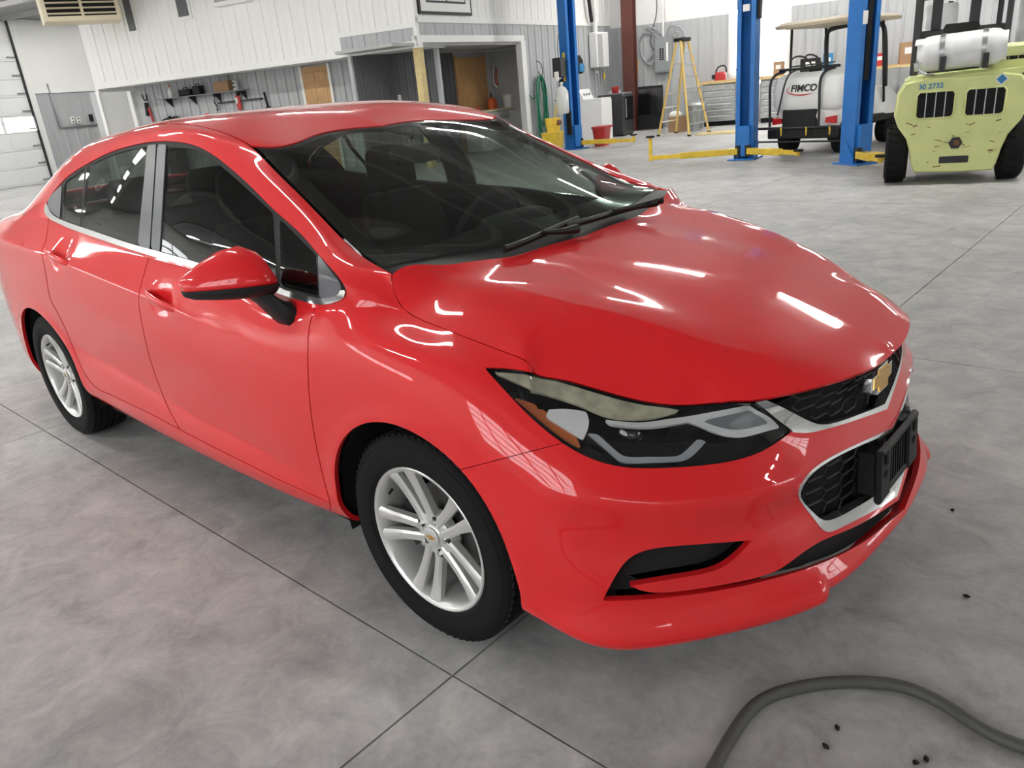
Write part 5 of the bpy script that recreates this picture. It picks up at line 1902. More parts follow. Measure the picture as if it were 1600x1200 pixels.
q = MB(); rbox_loft(q, [(0, 1.75, .45, .55, .45), (0, 1.75, .75, .54, .42), (0, 1.65, .95, .45, .25)], 24, 4); q.build('front_cowl', 'white_plastic', GK, sharp=40)
for (x0, y0, x1, y1) in ((-.55, .22, -.55, .22), (.55, .22, .55, .22), (-.52, 1.45, -.50, 1.25), (.52, 1.45, .50, 1.25)):
    q = MB(); q.tube([(x0, y0, .70), (x1, y1, 1.98)], .022, 8); q.build('roof_post', 'steel_dark', GK, True)
q = MB(); q.tube(spl([(-.52, 1.45, .95), (-.50, 1.30, 1.85), (-.40, 1.27, 1.95), (.40, 1.27, 1.95), (.50, 1.30, 1.85), (.52, 1.45, .95)], 40), .04, 8); q.build('windscreen_frame', 'steel_dark', GK, True)
q = MB(); rbox_loft(q, [(.0, .72, 1.99, .70, .98), (.0, .72, 2.03, .72, 1.0), (.0, .72, 2.08, .64, .9)], 28, 6); q.build('roof', 'beige_roof', GK, sharp=40)
q = MB(); q.lathe([(.0, 0), (.16, .0), (.17, .02), (.16, .03)], (-.28, 1.15, 1.05), (0, -.7, .7), 20); q.build('steering_wheel', 'black_plastic', GK, True)

# ---------------------------------------------------------------- left side of the hall
HT = thing('unit_heater', 'beige louvred heater hanging from the ceiling above the grey door', 'heater', AB(-17.0, 11.9, 3.9), TH+1.0)
MB().box((0, -.0, .55), (1.7, .75, 1.1), None, .02).build('casing', 'cream_plastic', HT)
MB().box((0, -.378, .58), (1.48, .012, .92), None, .004).build('outlet', 'dark_void', HT)
for k in range(8):
    MB().box((0, -.40, .17+.115*k), (1.48, .06, .012), rotx(-.5)).build('louvre', 'cream_plastic', HT)
MB().box((0, -.405, .58), (.06, .02, .95)).build('mullion', 'cream_plastic', HT)
for xx in (-.7, .7):
    MB().cyl((xx, 0, 1.08), (xx, 0, CEIL-3.9), .012, n=8).build('hanger', 'steel_grey', HT)

for i, (u_, v_, m_) in enumerate(((112, 188, 'white_plastic'), (121, 188, 'white_plastic'), (141, 184, 'black_plastic'))):
    p_ = ab(PAa(u_, v_, A0))
    o = thing('wall_socket', ('white wall socket box beside the overhead door', 'white wall socket box beside the overhead door', 'black wall switch box beside the white sockets')[i], 'socket', AB(A0, p_[1], p_[2]), TH, 'white sockets beside the overhead door' if i < 2 else None)
    MB().box((.045, 0, 0), (.05, .14, .22), None, .01).build('cover', m_, o)
    for zz in (-.05, .05): MB().box((.072, 0, zz), (.006, .04, .05)).build('outlet', 'dark_void', o)
q = MB(); y0 = ab(PAa(92, 200, A0)); y1 = ab(PAa(150, 192, A0))
q.tube([AB(A0+.05, y0[1], CEIL-1.9), AB(A0+.05, y0[1], y0[2]), AB(A0+.05, y1[1], y0[2])], .025, 8)
tag(q.build('conduit', 'steel_grey', None, True), 'thin grey conduit bent along the wall under the white sockets', 'conduit')

# shelf on the recessed wall with its load
SH = thing('wall_shelf', 'long narrow grey shelf on the recessed wall under the white block', 'shelf', AB(-15.85, 14.17, 2.1), TH)
MB().box((0, -.15, -.012), (3.1, .30, .024), None, .004).build('board', 'steel_grey', SH)
for xx in (-1.3, -.4, .5, 1.4):
    q = MB(); q.prism([(xx, 0, -.024), (xx, -.26, -.024), (xx, 0, -.25)], (.02, 0, 0)); q.build('bracket', 'steel_dark', SH)


def shelf_item(name, label, cat, a_, builder, group=None):
    t = thing(name, label, cat, AB(a_, 14.03, 2.1), TH, group); builder(t); return t


def b_bottle(t):
    q = MB(); q.lathe([(0, 0), (.06, 0), (.065, .02), (.065, .16), (.025, .22), (.025, .27)], (0, 0, 0), (0, 0, 1), 16); q.build('body', 'white_plastic', t, True)
    MB().cyl((0, 0, .27), (0, 0, .31), .03, n=12).build('cap', 'orange_plastic', t)


def b_case(w_, h_):
    def f(t):
        MB().box((0, 0, h_*.42), (w_, .2, h_*.84), None, .02).build('case_body', 'black_plastic', t)
        q = MB(); q.tube(spl([(-w_*.2, 0, h_*.82), (-w_*.18, 0, h_*1.0), (w_*.18, 0, h_*1.0), (w_*.2, 0, h_*.82)], 12), .012, 6); q.build('handle', 'black_plastic', t, True)
    return f


shelf_item('spray_bottle', 'white bottle with an orange cap on the wall shelf', 'bottle', -16.98, b_bottle)
shelf_item('tool_case', 'low black tool case on the wall shelf beside the bottle', 'case', -16.4, b_case(.42, .2))
shelf_item('tool_case', 'upright black case with a raised handle on the wall shelf', 'case', -15.95, b_case(.26, .26))


def b_box(t):
    MB().box((0, 0, .13), (.5, .22, .26), None, .004).build('carton', 'cardboard', t)
    MB().box((0, 0, .2605), (.5, .04, .003)).build('tape', 'cream_plastic', t)


shelf_item('cardboard_box', 'brown cardboard box on the wall shelf beside a white speaker', 'box', -15.02, b_box)


def b_spk(t):
    MB().box((0, 0, .12), (.1, .12, .24), None, .01).build('case_body', 'white_plastic', t)
    for zz in (.08, .17): MB().cyl((0, -.061, zz), (0, -.066, zz), .03, n=14).build('cone', 'black_plastic', t)


shelf_item('small_speaker', 'small white box with two black discs on the wall shelf', 'speaker', -14.62, b_spk)
# rail with hanging clamps and tools below the shelf
RL = thing('tool_rail', 'thin dark rail for tools on the wall below the long shelf', 'rail', AB(-14.65, 14.17, 1.84), TH)
MB().box((0, -.05, 0), (1.55, .03, .04)).build('bar', 'steel_dark', RL)
for xx in (-.7, 0, .7): MB().box((xx, -.02, 0), (.03, .05, .06)).build('bracket', 'steel_dark', RL)


def hang(name, label, cat, u_, v_, builder, group=None):
    p_ = ab(PBb(u_, v_, 14.12)); t = thing(name, label, cat, AB(p_[0], 14.12, p_[2]), TH, group); builder(t)


def b_clamp(t):
    q = MB(); q.tube(spl([(-.05, 0, .18), (.02, 0, .12), (-.04, 0, 0), (.05, 0, -.12), (0, 0, -.2)], 16), .02, 6); q.build('jaw', 'steel_dark', t, True)
    q = MB(); q.tube(spl([(.08, 0, .15), (.0, 0, .05), (.07, 0, -.08), (.06, 0, -.2)], 14), .018, 6); q.build('handle', 'galvanised', t, True)


hang('hanging_clamp', 'twisted dark clamp hanging below the shelf beside the rail', 'clamp', 337, 160, b_clamp)


def b_redtool(t):
    MB().box((0, 0, 0), (.16, .08, .36), None, .03).build('tool_body', 'red_plastic', t)
    MB().box((.03, 0, .22), (.10, .06, .10), None, .01).build('tool_head', 'black_plastic', t)
    MB().box((-.02, -.045, .05), (.06, .01, .14)).build('tool_badge', 'white_plastic', t)


hang('power_tool', 'dark red power tool hanging from the tool rail', 'tool', 373, 160, b_redtool)


def b_blktool(t):
    q = MB(); q.tube([(0, 0, .2), (.02, 0, -.05), (.06, 0, -.22)], .03, 6); q.build('shaft', 'black_plastic', t, True)
    MB().box((.04, 0, -.2), (.16, .06, .1), None, .02).build('tool_head', 'black_plastic', t)


hang('hanging_tool', 'black tool hanging at the free end of the tool rail', 'tool', 415, 157, b_blktool)


def b_leftset(t):
    q = MB(); q.tube(spl([(-.08, 0, .35), (-.04, 0, .2), (.04, 0, .2), (.08, 0, .35)], 12), .02, 6); q.build('hook', 'steel_dark', t, True)
    MB().box((-.03, 0, -.05), (.1, .08, .36), roty(.15), .02).build('tool_body', 'black_plastic', t)
    MB().box((.08, 0, -.2), (.07, .06, .4), roty(-.12), .02).build('tool_handle', 'red_plastic', t)


hang('garden_tool', 'black and red garden tool hung by the grey door', 'tool', 230, 168, b_leftset)


def b_lid(t):
    q = MB(); q.lathe([(.0, .05), (.2, .04), (.27, -.02), (.28, -.09), (.27, -.10)], (0, -.2, 0), (0, -.2, 1), 24); q.build('shell', 'black_plastic', t, True)
    q = MB(); q.cyl((0, -.2, .04), (0, -.21, .09), .04, n=12); q.build('knob', 'black_plastic', t)
    MB().box((0, -.27, -.85), (.4, .4, 1.5), None, .03).build('stand', 'steel_dark', t)


hang('charcoal_grill', 'round black lidded grill standing below the wall shelf', 'grill', 275, 186, b_lid)
# box over the upper windows of the block
ACU = thing('wall_vent', 'white framed vent box high on the white block', 'vent', AB(-13.15, BF-.02, 3.92), TH)
MB().box((0, -.06, .25), (1.1, .12, .55), None, .01).build('frame', 'white_trim', ACU)
for k in range(4): MB().box((0, -.125, .10+.11*k), (.95, .02, .07), rotx(-.4)).build('slat', 'grey_paint', ACU)

# ---------------------------------------------------------------- porch
for i, (u_, v_) in enumerate(((607, 157), (626, 153))):
    p_ = ab(PBb(u_, v_, 14.2))
    o = thing('wall_socket', 'white socket plate on the dark porch wall', 'socket', AB(p_[0], 14.17, p_[2]), TH, 'socket plates on the dark porch wall')
    MB().box((0, -.01, 0), (.08, .02, .14), None, .004).build('plate', 'white_plastic', o)
    for zz in (-.03, .03): MB().box((0, -.021, zz), (.03, .003, .03)).build('outlet', 'grey_paint', o)
ARZ = math.atan2(SV[1], SV[0])+PI       # local x runs back along the wall, local y points into the hall


def SPt(u_, v_, n_):
    s_, z_ = PS(u_, v_, n_); return SP(s_, n_, z_)


o = thing('cord_coil', 'coil of white and orange cord hung beside the second wooden door', 'cord', SPt(775, 118, -1.62), ARZ)
for k, (m_, r_, nm) in enumerate((('white_plastic', .24, 'white_loop'), ('steel_grey', .20, 'grey_loop'), ('orange_plastic', .16, 'orange_loop'))):
    q = MB(); q.tube([(r_*.55*math.cos(t), .02*math.sin(3*t)+.03*k, r_*1.25*math.sin(t)-.02*k) for t in np.linspace(0, 2*PI, 28, endpoint=False)], .022, 6, closed=True); q.build(nm, m_, o, True)
o = thing('wall_hook_tool', 'small red tool hung high beside the cord coil', 'tool', SPt(788, 96, -1.62), ARZ)
MB().box((0, 0, 0), (.10, .06, .22), None, .02).build('tool_body', 'red_plastic', o); MB().box((.08, 0, .04), (.12, .05, .05), roty(.3), .01).build('tool_handle', 'red_plastic', o)
b0 = PS(742, 172, -1.15); b1 = PS(806, 166, -1.15)
o = thing('work_counter', 'pale counter with a padded grey front inside the porch', 'counter', SP((b0[0]+b1[0])/2, -1.30, 0), ARZ)
Lc = b1[0]-b0[0]
MB().box((0, 0, 1.0), (Lc, .6, .05), None, .01).build('worktop', 'cream_plastic', o)
MB().box((0, 0, .49), (Lc-.08, .52, .97), None, .01).build('cabinet', 'white_plastic', o)
MB().box((.25, .33, .86), (Lc*.6, .08, .16), None, .03).build('pad', 'grey_paint', o)
CT = (b0[0]+b1[0])/2


def on_counter(u_, name, label, cat):
    s_ = PS(u_, 165, -1.3)[0]
    return thing(name, label, cat, SP(s_, -1.3, 1.025), ARZ)


o = on_counter(770, 'fuel_can', 'orange fuel can with a black spout on the porch counter', 'can')
q = MB(); rbox_loft(q, [(0, 0, 0, .13, .09), (0, 0, .18, .14, .1), (0, 0, .26, .10, .07), (0, 0, .30, .04, .04)]); q.build('can_body', 'orange_plastic', o, sharp=50)
MB().cyl((.02, 0, .28), (.06, 0, .42), .02, n=8).build('spout', 'black_plastic', o)
o = on_counter(795, 'bucket', 'white plastic bucket with a wire handle on the porch counter', 'bucket')
q = MB(); q.lathe([(0, 0), (.13, 0), (.155, .32), (.165, .32), (.165, .34), (.145, .34), (.125, .02)], (0, 0, 0), (0, 0, 1), 24); q.build('pail', 'white_plastic', o, sharp=40)
q = MB(); q.tube(spl([(-.16, 0, .31), (-.1, .05, .40), (.1, .05, .40), (.16, 0, .31)], 14), .006, 6); q.build('handle', 'galvanised', o, True)
o = on_counter(731, 'soda_can', 'small red drink can standing at the edge of the porch counter', 'can')
o.location = SP(b0[0]+.12, -1.12, 1.025)
q = MB(); q.lathe([(0, 0), (.026, 0), (.033, .01), (.033, .11), (.026, .122), (0, .122)], (0, 0, 0), (0, 0, 1), 16); q.build('can_body', 'red_plastic', o, True)
MB().cyl((0, 0, .122), (0, 0, .124), .024, n=14).build('can_lid', 'aluminium', o)

# ---------------------------------------------------------------- side wall with hose and appliances
hs_, hz_ = PS(845, 160, .1)
o = thing('garden_hose', 'coil of green garden hose hanging on the side wall', 'hose', SP(hs_, .05, 1.75), ARZ)
random.seed(2)
for k in range(9):
    r_ = .16+.03*(k % 4); L_ = .62+.10*((k*7) % 5); xo = -.12+.03*k
    q = MB(); q.tube([(xo*.6+r_*math.cos(t)+.04*math.sin(2*t+k), .04+.012*k+.02*math.sin(3*t+k), -.05-L_*.95+L_*math.sin(t)) for t in np.linspace(0, 2*PI, 36, endpoint=False)], .0165, 6, closed=True)
    q.build('hose_loop', 'green_hose', o, True)
q = MB(); q.tube(spl([(.0, .0, .35), (-.06, .08, .30), (-.05, .14, .05), (.05, .14, .0), (.06, .08, .1)], 18), .012, 6); q.build('hook', 'steel_dark', o, True)
q = MB(); q.tube(spl([(.1, .05, -.4), (.35, .06, -.55), (.55, .07, -.45)], 12), .0165, 6); q.build('hose_tail', 'green_hose', o, True)

o = thing('washing_machine', 'white top-loading washing machine beside the dark dryer', 'washer', AB(-6.15, 17.35), TH)
MB().box((0, .45, .53), (.72, .80, 1.02), None, .02).build('cabinet', 'appliance_white', o)
MB().box((0, .45, 1.055), (.70, .78, .03), None, .01).build('lid', 'appliance_white', o)
q = MB(); q.prism([(-.36, .05, 1.04), (-.12, .05, 1.04), (-.26, .05, 1.32), (-.36, .05, 1.32)], (0, .80, 0)); q.build('control_panel', 'appliance_white', o)
for k in range(3): MB().cyl((-.19, .25+.2*k, 1.18), (-.165, .25+.2*k, 1.195), .035, n=14).build('knob', 'steel_grey', o)
MB().cyl((.36, .45, .96), (.363, .45, .96), .012, n=10).build('badge', 'steel_grey', o)
MB().box((0, .45, .01), (.66, .74, .02)).build('plinth', 'dark_void', o)
o = thing('clothes_dryer', 'dark grey dryer with a black glass door beside the washing machine', 'dryer', AB(-6.1, 18.95), TH)
MB().box((0, .55, .56), (.74, .98, 1.08), None, .03).build('cabinet', 'appliance_dark', o)
MB().box((.375, .58, .72), (.02, .74, .62), None, .01).build('door', 'black_gloss', o)
MB().box((.39, .26, .72), (.02, .03, .5), None, .006).build('door_handle', 'aluminium', o)
MB().box((-.02, .55, 1.11), (.70, .94, .03), None, .01).build('top', 'steel_grey', o)
MB().box((0, .55, .012), (.68, .92, .024)).build('plinth', 'dark_void', o)
o = thing('cleaning_bottle', 'red plastic tub lying on top of the dark dryer', 'tub', AB(-6.0, 19.2, 1.127), TH+.4)
q = MB(); q.lathe([(0, 0), (.09, 0), (.11, .16), (.115, .17), (.1, .17), (0, .16)], (0, 0, 0), (0, 0, 1), 20); q.build('tub', 'red_plastic', o, True)
MB().box((0, .12, .06), (.12, .1, .1), None, .02).build('lid', 'red_plastic', o)
o = thing('paper_pile', 'pale folded cloth on top of the dark dryer beside the red tub', 'cloth', AB(-6.2, 19.72, 1.127), TH)
for k in range(3): MB().box((.02*k, .0, .012+.024*k), (.3-.03*k, .26, .022), rotz(.1*k), .006).build('fold', 'white_plastic', o)

o = thing('water_heater', 'white wall-hung water heater with pipes below, beside the brown column', 'water heater', SP(8.25, .03, 1.85), ARZ)
MB().box((.45, .14, .47), (.72, .26, .94), None, .02).build('casing', 'appliance_white', o)
MB().box((.62, .272, .45), (.30, .006, .86)).build('label_area', 'grey_paint', o)
MB().cyl((.62, .14, .94), (.62, .14, CEIL-1.9), .06, n=16).build('flue', 'white_plastic', o)
MB().cyl((.82, .14, 1.2), (.95, .14, 1.9), .05, n=14).build('black_duct', 'black_plastic', o)
for xx, L_ in ((.2, .5), (.4, .38), (.55, .55), (.72, .6)):
    MB().cyl((xx, .14, 0), (xx, .14, -L_), .018, n=10).build('pipe', 'galvanised', o)
MB().cyl((.22, .15, -.15), (.22, .15, -.32), .03, n=12).build('valve', 'yellow_paint', o)
MB().sph((.74, .20, -.12), .035).build('gauge', 'cream_plastic', o, True)
o = thing('backpack', 'dark blue backpack hanging on the wall behind the blue post', 'bag', SP(6.55, .03, 1.72), ARZ)
q = MB(); rbox_loft(q, [(0, .12, 0, .16, .10), (0, .13, .1, .19, .12), (0, .12, .35, .17, .11), (0, .10, .48, .10, .07)]); q.build('pack', 'black_plastic', o, sharp=50)
q = MB(); rbox_loft(q, [(0, .23, .05, .12, .04), (0, .24, .18, .13, .045), (0, .23, .26, .1, .03)]); q.build('front_pocket', 'blue_print', o, sharp=50)
q = MB(); q.tube(spl([(-.08, .06, .47), (-.05, .03, .58), (.05, .03, .58), (.08, .06, .47)], 10), .012, 6); q.build('strap', 'black_plastic', o, True)

o = thing('mop_bucket', 'yellow mop bucket with a wringer standing by the blue post', 'bucket', AB(-6.15, 14.8), TH)
q = MB(); rbox_loft(q, [(0, 0, .06, .16, .22), (0, 0, .1, .18, .24), (0, 0, .46, .21, .27), (0, 0, .48, .22, .28)], 20, 4); q.build('tub', 'yellow_paint', o, sharp=50)
q = MB(); rbox_loft(q, [(0, .08, .46, .13, .12), (0, .08, .70, .16, .14), (0, .08, .78, .17, .15)], 18, 4); wr_ = q.build('wringer', 'yellow_paint', o, sharp=50)
MB().cyl((.17, .08, .68), (.12, -.02, .68), .06, n=14).build('wringer_opening', 'rust', wr_)
q = MB(); q.tube([(0, .2, .72), (0, .34, 1.05)], .016, 8); q.build('lever', 'yellow_paint', wr_, True)
for (x_, y_) in ((-.12, -.18), (.12, -.18), (-.12, .18), (.12, .18)): MB().cyl((x_-.015, y_, .035), (x_+.015, y_, .035), .035, n=12).build('caster', 'black_rubber', o)
o = thing('plastic_jug', 'pale translucent fluid jug hung on the side of the blue post', 'jug', AB(-6.05, 15.30, .84), TH)
q = MB(); rbox_loft(q, [(0, 0, 0, .10, .16), (0, 0, .04, .12, .18), (0, 0, .46, .12, .18), (0, 0, .56, .08, .12), (0, 0, .60, .03, .04), (0, 0, .66, .03, .04)], 20, 4); q.build('jug_body', 'translucent_jug', o, sharp=50)
MB().cyl((0, 0, .65), (0, 0, .69), .04, n=12).build('cap', 'white_plastic', o)
MB().box((.122, .0, .36), (.004, .16, .14)).build('label_patch', 'white_plastic', o)
MB().box((-.15, .12, .30), (.16, .04, .03)).build('hook', 'steel_dark', o)
o = thing('hose_reel_box', 'black equipment box hung on the blue post above the jug', 'box', AB(-6.1, 15.35, 1.64), TH)
MB().box((0, -.02, .2), (.2, .3, .42), None, .02).build('box_body', 'black_plastic', o)
MB().box((.0, -.19, .02), (.1, .05, .2), None, .01).build('tag_card', 'white_plastic', o)
q = MB(); q.tube(spl([(.05, -.12, .4), (.06, -.16, .62), (.05, .0, .95)], 12), .008, 6); q.build('cable', 'black_hose', o, True)
o = thing('plastic_bin', 'red plastic bin on the floor in front of the washing machine', 'bin', AB(-5.45, 16.25), TH)
q = MB(); rbox_loft(q, [(0, 0, 0, .13, .22), (0, 0, .40, .17, .27), (0, 0, .42, .19, .29), (0, 0, .46, .19, .29)], 20, 6); q.build('bin_body', 'red_plastic', o, sharp=40)
MB().box((.19, 0, .44), (.02, .6, .05), None, .005).build('bin_rim', 'red_plastic', o)

o = thing('television', 'large black flat screen leaning on the back wall beside the dryer', 'screen', AB(-5.5, 20.95), TH)
MB().box((0, 0, .62), (.74, .06, 1.20), rotx(-.06), .01).build('frame', 'black_plastic', o)
MB().box((0, -.034, .80), (.68, .006, .70), rotx(-.06)).build('screen', 'black_gloss', o)
MB().box((0, -.034, .25), (.68, .008, .36), rotx(-.06), .002).build('lower_panel', 'dark_metal', o)
o = thing('wood_plank', 'narrow wooden plank leaning in the corner by the brown column', 'plank', AB(-6.05, 21.35), TH)
MB().box((0, 0, 1.0), (.09, .03, 2.0), roty(.05)@rotx(-.05)).build('board', 'oak', o)
MB().box((.02, 0, 2.0), (.10, .035, .03), roty(.05)).build('board_end', 'pine', o)

# electrical panel and cables
o = thing('breaker_panel', 'grey electrical panel with black breakers on the back wall', 'electric panel', AB(-5.25, 21.66, 1.55), TH)
MB().box((0, -.07, .48), (.52, .14, .96), None, .01).build('enclosure', 'steel_grey', o)
dr = MB().box((-.03, -.148, .48), (.40, .02, .86), None, .006).build('cover', 'steel_grey', o)
for xx in (-.07, .0):
    for k in range(6): MB().box((xx, -.162, .36+.055*k), (.05, .012, .042)).build('breaker', 'black_plastic', o)
MB().box((.13, -.161, .55), (.06, .004, .5)).build('legend', 'white_plastic', o)
MB().cyl((.0, -.07, .96), (0, -.07, CEIL-1.6), .03, n=12).build('conduit', 'white_plastic', o)
for k, pts_ in enumerate(([(-.1, -.06, .95), (-.5, -.04, 1.3), (0, -.03, .9), (-.55, -.03, .3), (-.3, -.05, .22)], [(-.15, -.06, .96), (-.6, -.03, 1.1), (-.7, -.03, .6), (-.4, -.04, .25), (-.26, -.06, .3)], [(.1, -.06, .96), (.2, -.08, 1.2), (.5, -.05, 1.15), (.62, -.04, .85)], [(-.3, -.02, 2.5), (-.2, -.04, 1.6), (-.4, -.03, .9), (-.26, -.06, .6)], [(.2, -.06, .96), (.4, -.08, 1.05), (.45, -.05, .8)])):
    q = MB(); q.tube(spl(pts_, 22), .02 if k != 3 else .012, 6); q.build('cable', 'galvanised' if k != 3 else 'black_hose', o, True)

# stepladder
feet = {k: PZ(*p_) for k, p_ in dict(f0=(1077, 213), f1=(1108, 207), r0=(1029, 213), r1=(1056, 208)).items()}
mid_ = (feet['f0']+feet['f1']+feet['r0']+feet['r1'])/4
o = thing('stepladder', 'yellow fibreglass stepladder standing open before the breaker panel', 'ladder', mid_)
topz = 2.22
ctr = PBb(1070, 70, mid_@BV)
fd_ = (feet['f0']+feet['f1'])/2-(feet['r0']+feet['r1'])/2; fd_ = fd_/np.linalg.norm(fd_)
wdv = feet['f1']-feet['f0']; wdv[2] = 0; wdv = wdv/np.linalg.norm(wdv)
tc_ = np.array([mid_[0], mid_[1], topz])
T0 = tc_+fd_*.07-wdv*.17; T1 = tc_+fd_*.07+wdv*.17; T2 = tc_-fd_*.07-wdv*.17; T3 = tc_-fd_*.07+wdv*.17


def lad_rail(p, q_, name, mt, w_=.03):
    m_ = MB(); m_.tube([np.array(p)-mid_, np.array(q_)-mid_], w_, 4); return m_.build(name, mt, o)


for p_, q_ in ((feet['f0'], T0), (feet['f1'], T1), (feet['r0'], T2), (feet['r1'], T3)):
    lad_rail(p_, q_, 'rail', 'fibreglass_yellow', .034)
    m_ = MB().box(p_-mid_+np.array((0, 0, .02)), (.07, .07, .04)); m_.build('foot', 'black_rubber', o)
for k in range(1, 8):
    t = k/8
    a_ = feet['f0']*(1-t)+T0*t-mid_; b_ = feet['f1']*(1-t)+T1*t-mid_
    L_ = np.linalg.norm(b_-a_); R = np.stack([(b_-a_)/L_, np.cross(ZV, (b_-a_)/L_), ZV], 1)
    MB().box((a_+b_)/2, (L_, .08, .025), R).build('step', 'aluminium', o)
for k in range(1, 6):
    t = k/6.5
    lad_rail(feet['r0']*(1-t)+T2*t, feet['r1']*(1-t)+T3*t, 'rear_rung', 'aluminium', .014)
for (p_, q_) in (('f0', 'r0'), ('f1', 'r1')):
    t = .45; Tq = T0 if p_ == 'f0' else T1; Tr = T2 if p_ == 'f0' else T3
    lad_rail(feet[p_]*(1-t)+Tq*t, feet[q_]*(1-t)+Tr*t, 'spreader', 'aluminium', .010)
Rl = np.stack([wdv, np.cross(ZV, wdv), ZV], 1)
MB().box(tc_-mid_+np.array((0, 0, .03)), (.42, .26, .09), Rl, .02).build('top_cap', 'black_plastic', o)

o = thing('trash_can', 'ribbed galvanised trash can with a lid behind the stepladder', 'trash can', AB(-3.84, 19.35), TH)
q = MB(); prof = [(0, 0), (.17, 0)]+[(.17+.045*t+(.006 if k % 2 else 0), .64*t) for k, t in enumerate(np.linspace(.02, 1, 14))]+[(.225, .66), (0, .66)]
q.lathe(prof, (0, 0, 0), (0, 0, 1), 36); q.build('can_body', 'galvanised', o, sharp=40)
for k in range(18): MB().cyl((.19*math.cos(k*PI/9), .19*math.sin(k*PI/9), .05), (.222*math.cos(k*PI/9), .222*math.sin(k*PI/9), .62), .012, n=6).build('rib', 'galvanised', o)
q = MB(); q.lathe([(.245, .64), (.245, .67), (.18, .72), (.06, .75), (0, .75)], (0, 0, 0), (0, 0, 1), 28); q.build('lid', 'galvanised', o, True)
o = thing('cardboard_box', 'open brown cardboard box with a white bag, under the stepladder', 'box', AB(-4.36, 19.5), TH+.2)
for (x_, y_, w_, d_) in ((-.24, 0, .01, .40), (.24, 0, .01, .40), (0, -.2, .48, .01), (0, .2, .48, .01)): MB().box((x_, y_, .20), (w_, d_, .40)).build('box_side', 'cardboard', o)
q = MB(); q.sph((-.06, -.02, .42), (.18, .15, .13), 14, 9); q.build('bag', 'white_plastic', o, True)
MB().box((0, 0, .01), (.46, .38, .02)).build('box_bottom', 'cardboard', o)

# bench of drawers along the back wall
def drawer_unit(a0, a1, label):
    o = thing('drawer_cabinet', label, 'cabinet', AB((a0+a1)/2, 20.75), TH)
    L_ = a1-a0
    MB().box((0, .3, .62), (L_-.02, .58, 1.0), None, .01).build('carcass', 'steel_grey', o)
    for k in range(6):
        d = MB().box((0, .0, .20+.163*k), (L_-.06, .03, .15), None, .008).build('drawer', 'galvanised', o)
        MB().box((0, -.022, .25+.163*k), (L_-.25, .02, .018), None, .004).build('handle', 'aluminium', d)
    MB().box((0, .3, .06), (L_-.08, .5, .12)).build('plinth', 'dark_void', o)
    return o


drawer_unit(-3.95, -3.02, 'grey drawer cabinet under the bench end nearest the stepladder')
drawer_unit(-2.40, -1.50, 'grey drawer cabinet under the bench by the bright window')
drawer_unit(-1.50, -.60, 'grey drawer cabinet under the bench behind the golf cart')
drawer_unit(1.85, 2.8, 'grey drawer cabinet under the bench end beyond the forklift')
o = thing('workbench_top', 'long wooden bench top resting on the grey drawer cabinets', 'bench top', AB(-.6, 20.75, 1.12), TH)
MB().box((0, .28, .04), (6.9, .68, .08), None, .01).build('board', 'oak', o)
MB().box((0, -.07, .03), (6.9, .02, .05)).build('edge_strip', 'pine', o)
o = thing('water_cooler', 'narrow white cabinet between the grey drawer cabinets', 'cabinet', AB(-2.72, 20.85), TH)
MB().box((0, .2, .53), (.34, .4, 1.04), None, .01).build('case_body', 'white_plastic', o); MB().box((0, -.004, .62), (.22, .01, .4)).build('door', 'steel_grey', o)
o = thing('chainsaw', 'red and black chainsaw on the wooden bench top', 'chainsaw', AB(-3.5, 20.95, 1.2), TH)
q = MB(); rbox_loft(q, [(0, 0, 0, .16, .10), (0, 0, .12, .17, .11), (0, 0, .22, .12, .09)]); q.build('housing', 'red_plastic', o, sharp=50)
q = MB(); q.tube(spl([(-.12, 0, .2), (-.05, 0, .34), (.12, 0, .36), (.17, 0, .2)], 14), .022, 6); q.build('handle', 'black_plastic', o, True)
MB().box((-.16, 0, .1), (.12, .18, .12), None, .02).build('engine_cover', 'black_plastic', o)
o = thing('folded_jacket', 'dark red jacket on a white bag on the bench top', 'jacket', AB(-2.95, 20.95, 1.2), TH)
q = MB(); rbox_loft(q, [(0, 0, 0, .3, .2), (0, 0, .1, .32, .22), (0, 0, .2, .22, .15)], 18, 3); q.build('bag', 'white_plastic', o, sharp=60)
q = MB(); rbox_loft(q, [(.1, 0, .19, .24, .16), (.1, 0, .27, .22, .15), (.08, 0, .33, .12, .08)], 18, 3); q.build('jacket', 'red_plastic', o, sharp=60)
for i, (a_, w_, h_, m_, lb, ct) in enumerate(((-1.95, .26, .34, 'cardboard', 'tan cardboard carton standing on the bench in front of the bright window', 'box'), (-1.15, .5, .34, 'black_plastic', 'wide black box on the bench behind the golf cart', 'box'), (-.72, .24, .42, 'blue_print', 'blue box on the bench beside the wide black one', 'box'), (1.15, .36, .5, 'cardboard', 'brown carton on the bench behind the forklift', 'box'), (.45, .4, .3, 'red_plastic', 'red toolbox on the bench behind the golf cart roof', 'toolbox'))):
    o = thing('bench_box', lb, ct, AB(a_, 21.0, 1.2), TH+.05*i)
    MB().box((0, 0, h_/2), (w_, .3, h_), None, .006).build('box_body', m_, o)
    MB().box((0, -.151, h_*.6), (w_*.5, .004, h_*.3)).build('box_label', 'white_plastic', o)
o = thing('plywood_sheet', 'thin pale plywood sheet lying on the floor by the stepladder', 'board', AB(-2.75, 17.95), TH)
MB().box((0, 0, .012), (1.45, .75, .024)).build('sheet', 'pine', o)
MB().box((.1, .05, .03), (1.1, .5, .012)).build('upper_sheet', 'pine', o)

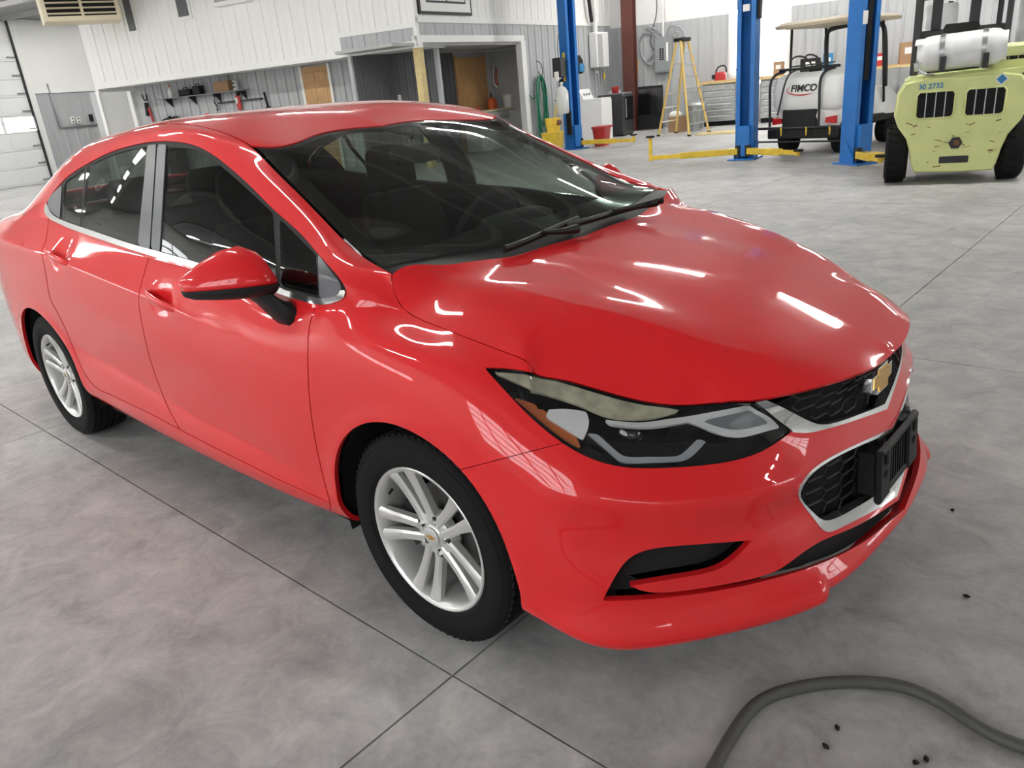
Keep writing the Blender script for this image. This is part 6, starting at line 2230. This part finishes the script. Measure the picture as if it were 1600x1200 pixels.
# dark equipment beyond the forklift
o = thing('storage_rack', 'tall black steel rack loaded with white drums beyond the forklift', 'rack', AB(3.0, 14.2), TH)
for (x_, y_) in ((-1.8, 0), (0, 0), (1.8, 0), (-1.8, .8), (0, .8), (1.8, .8)): MB().box((x_, y_, 1.7), (.10, .08, 3.4), None, .01).build('upright', 'steel_dark', o)
for zz in (.15, 1.3, 2.35, 3.3):
    MB().box((0, .4, zz), (3.7, .9, .09), None, .01).build('shelf_deck', 'steel_dark', o)
for k, (x_, z_, r_, h_) in enumerate(((-1.45, 1.345, .26, .85), (0, 1.345, .28, .9), (.75, 1.345, .28, .8), (1.4, 1.345, .26, .9), (-1.2, 2.395, .25, .7), (-.5, 2.395, .22, .75), (.8, 2.395, .27, .7))):
    d = thing('drum', 'white plastic drum standing on the black steel rack', 'drum', AB(3.0, 14.2)+rotz(TH)@np.array((x_, .35, z_)), TH, 'white drums on the black rack')
    q = MB(); q.lathe([(0, 0), (r_*.95, 0), (r_, .04), (r_, h_*.3), (r_*1.03, h_*.33), (r_, h_*.36), (r_, h_*.66), (r_*1.03, h_*.69), (r_, h_*.72), (r_, h_-.04), (r_*.92, h_), (0, h_)], (0, 0, 0), (0, 0, 1), 24); q.build('drum_body', 'tank_white', d, sharp=40)
    q = MB(); q.cyl((r_*.5, 0, h_), (r_*.5, 0, h_+.03), .04, n=12); q.build('bung', 'black_plastic', d)

# ---------------------------------------------------------------- on the floor in the foreground
hp = [(1085, 1262), (1112, 1205), (1137, 1160), (1160, 1125), (1190, 1095), (1240, 1076), (1310, 1066), (1390, 1069), (1440, 1083), (1490, 1110), (1540, 1142), (1580, 1160), (1640, 1180), (1720, 1196)]
hp3 = [PZ(u_, v_, .016) for u_, v_ in hp]
hp3 = [np.array((.55, -2.6, .016)), np.array((.72, -2.1, .016)), np.array((.86, -1.72, .016))]+hp3[1:-1]+[hp3[-1]+np.array((.5, .1, 0)), hp3[-1]+np.array((1.4, -.1, 0)), hp3[-1]+np.array((2.6, -.6, 0))]
q = MB(); q.tube(spl(hp3, 130), .0155, 12); tag(q.build('air_hose', 'hose_grey', None, True), 'thick dark grey hose curving across the concrete floor in front of the car', 'hose')
random.seed(9)
for (u_, v_) in ((1290, 1168), (1308, 1139), (1430, 1193), (1447, 1188), (1510, 933), (1488, 798)):
    p_ = PZ(u_, v_, 0.)
    q = MB(); q.sph((0, 0, .004), (.008, .006, .005), 8, 5)
    q.v = [(v0[0]*(1+.3*math.sin(5*v0[1]*90+u_)), v0[1], max(0.0, v0[2])) for v0 in q.v]
    c_ = q.build('floor_crumb', 'black_rubber'); c_.location = p_; c_.rotation_euler = (0, 0, random.uniform(0, 6))
    tag(c_, 'tiny dark crumb of debris lying on the concrete floor', 'debris', 'dark crumbs on the floor')
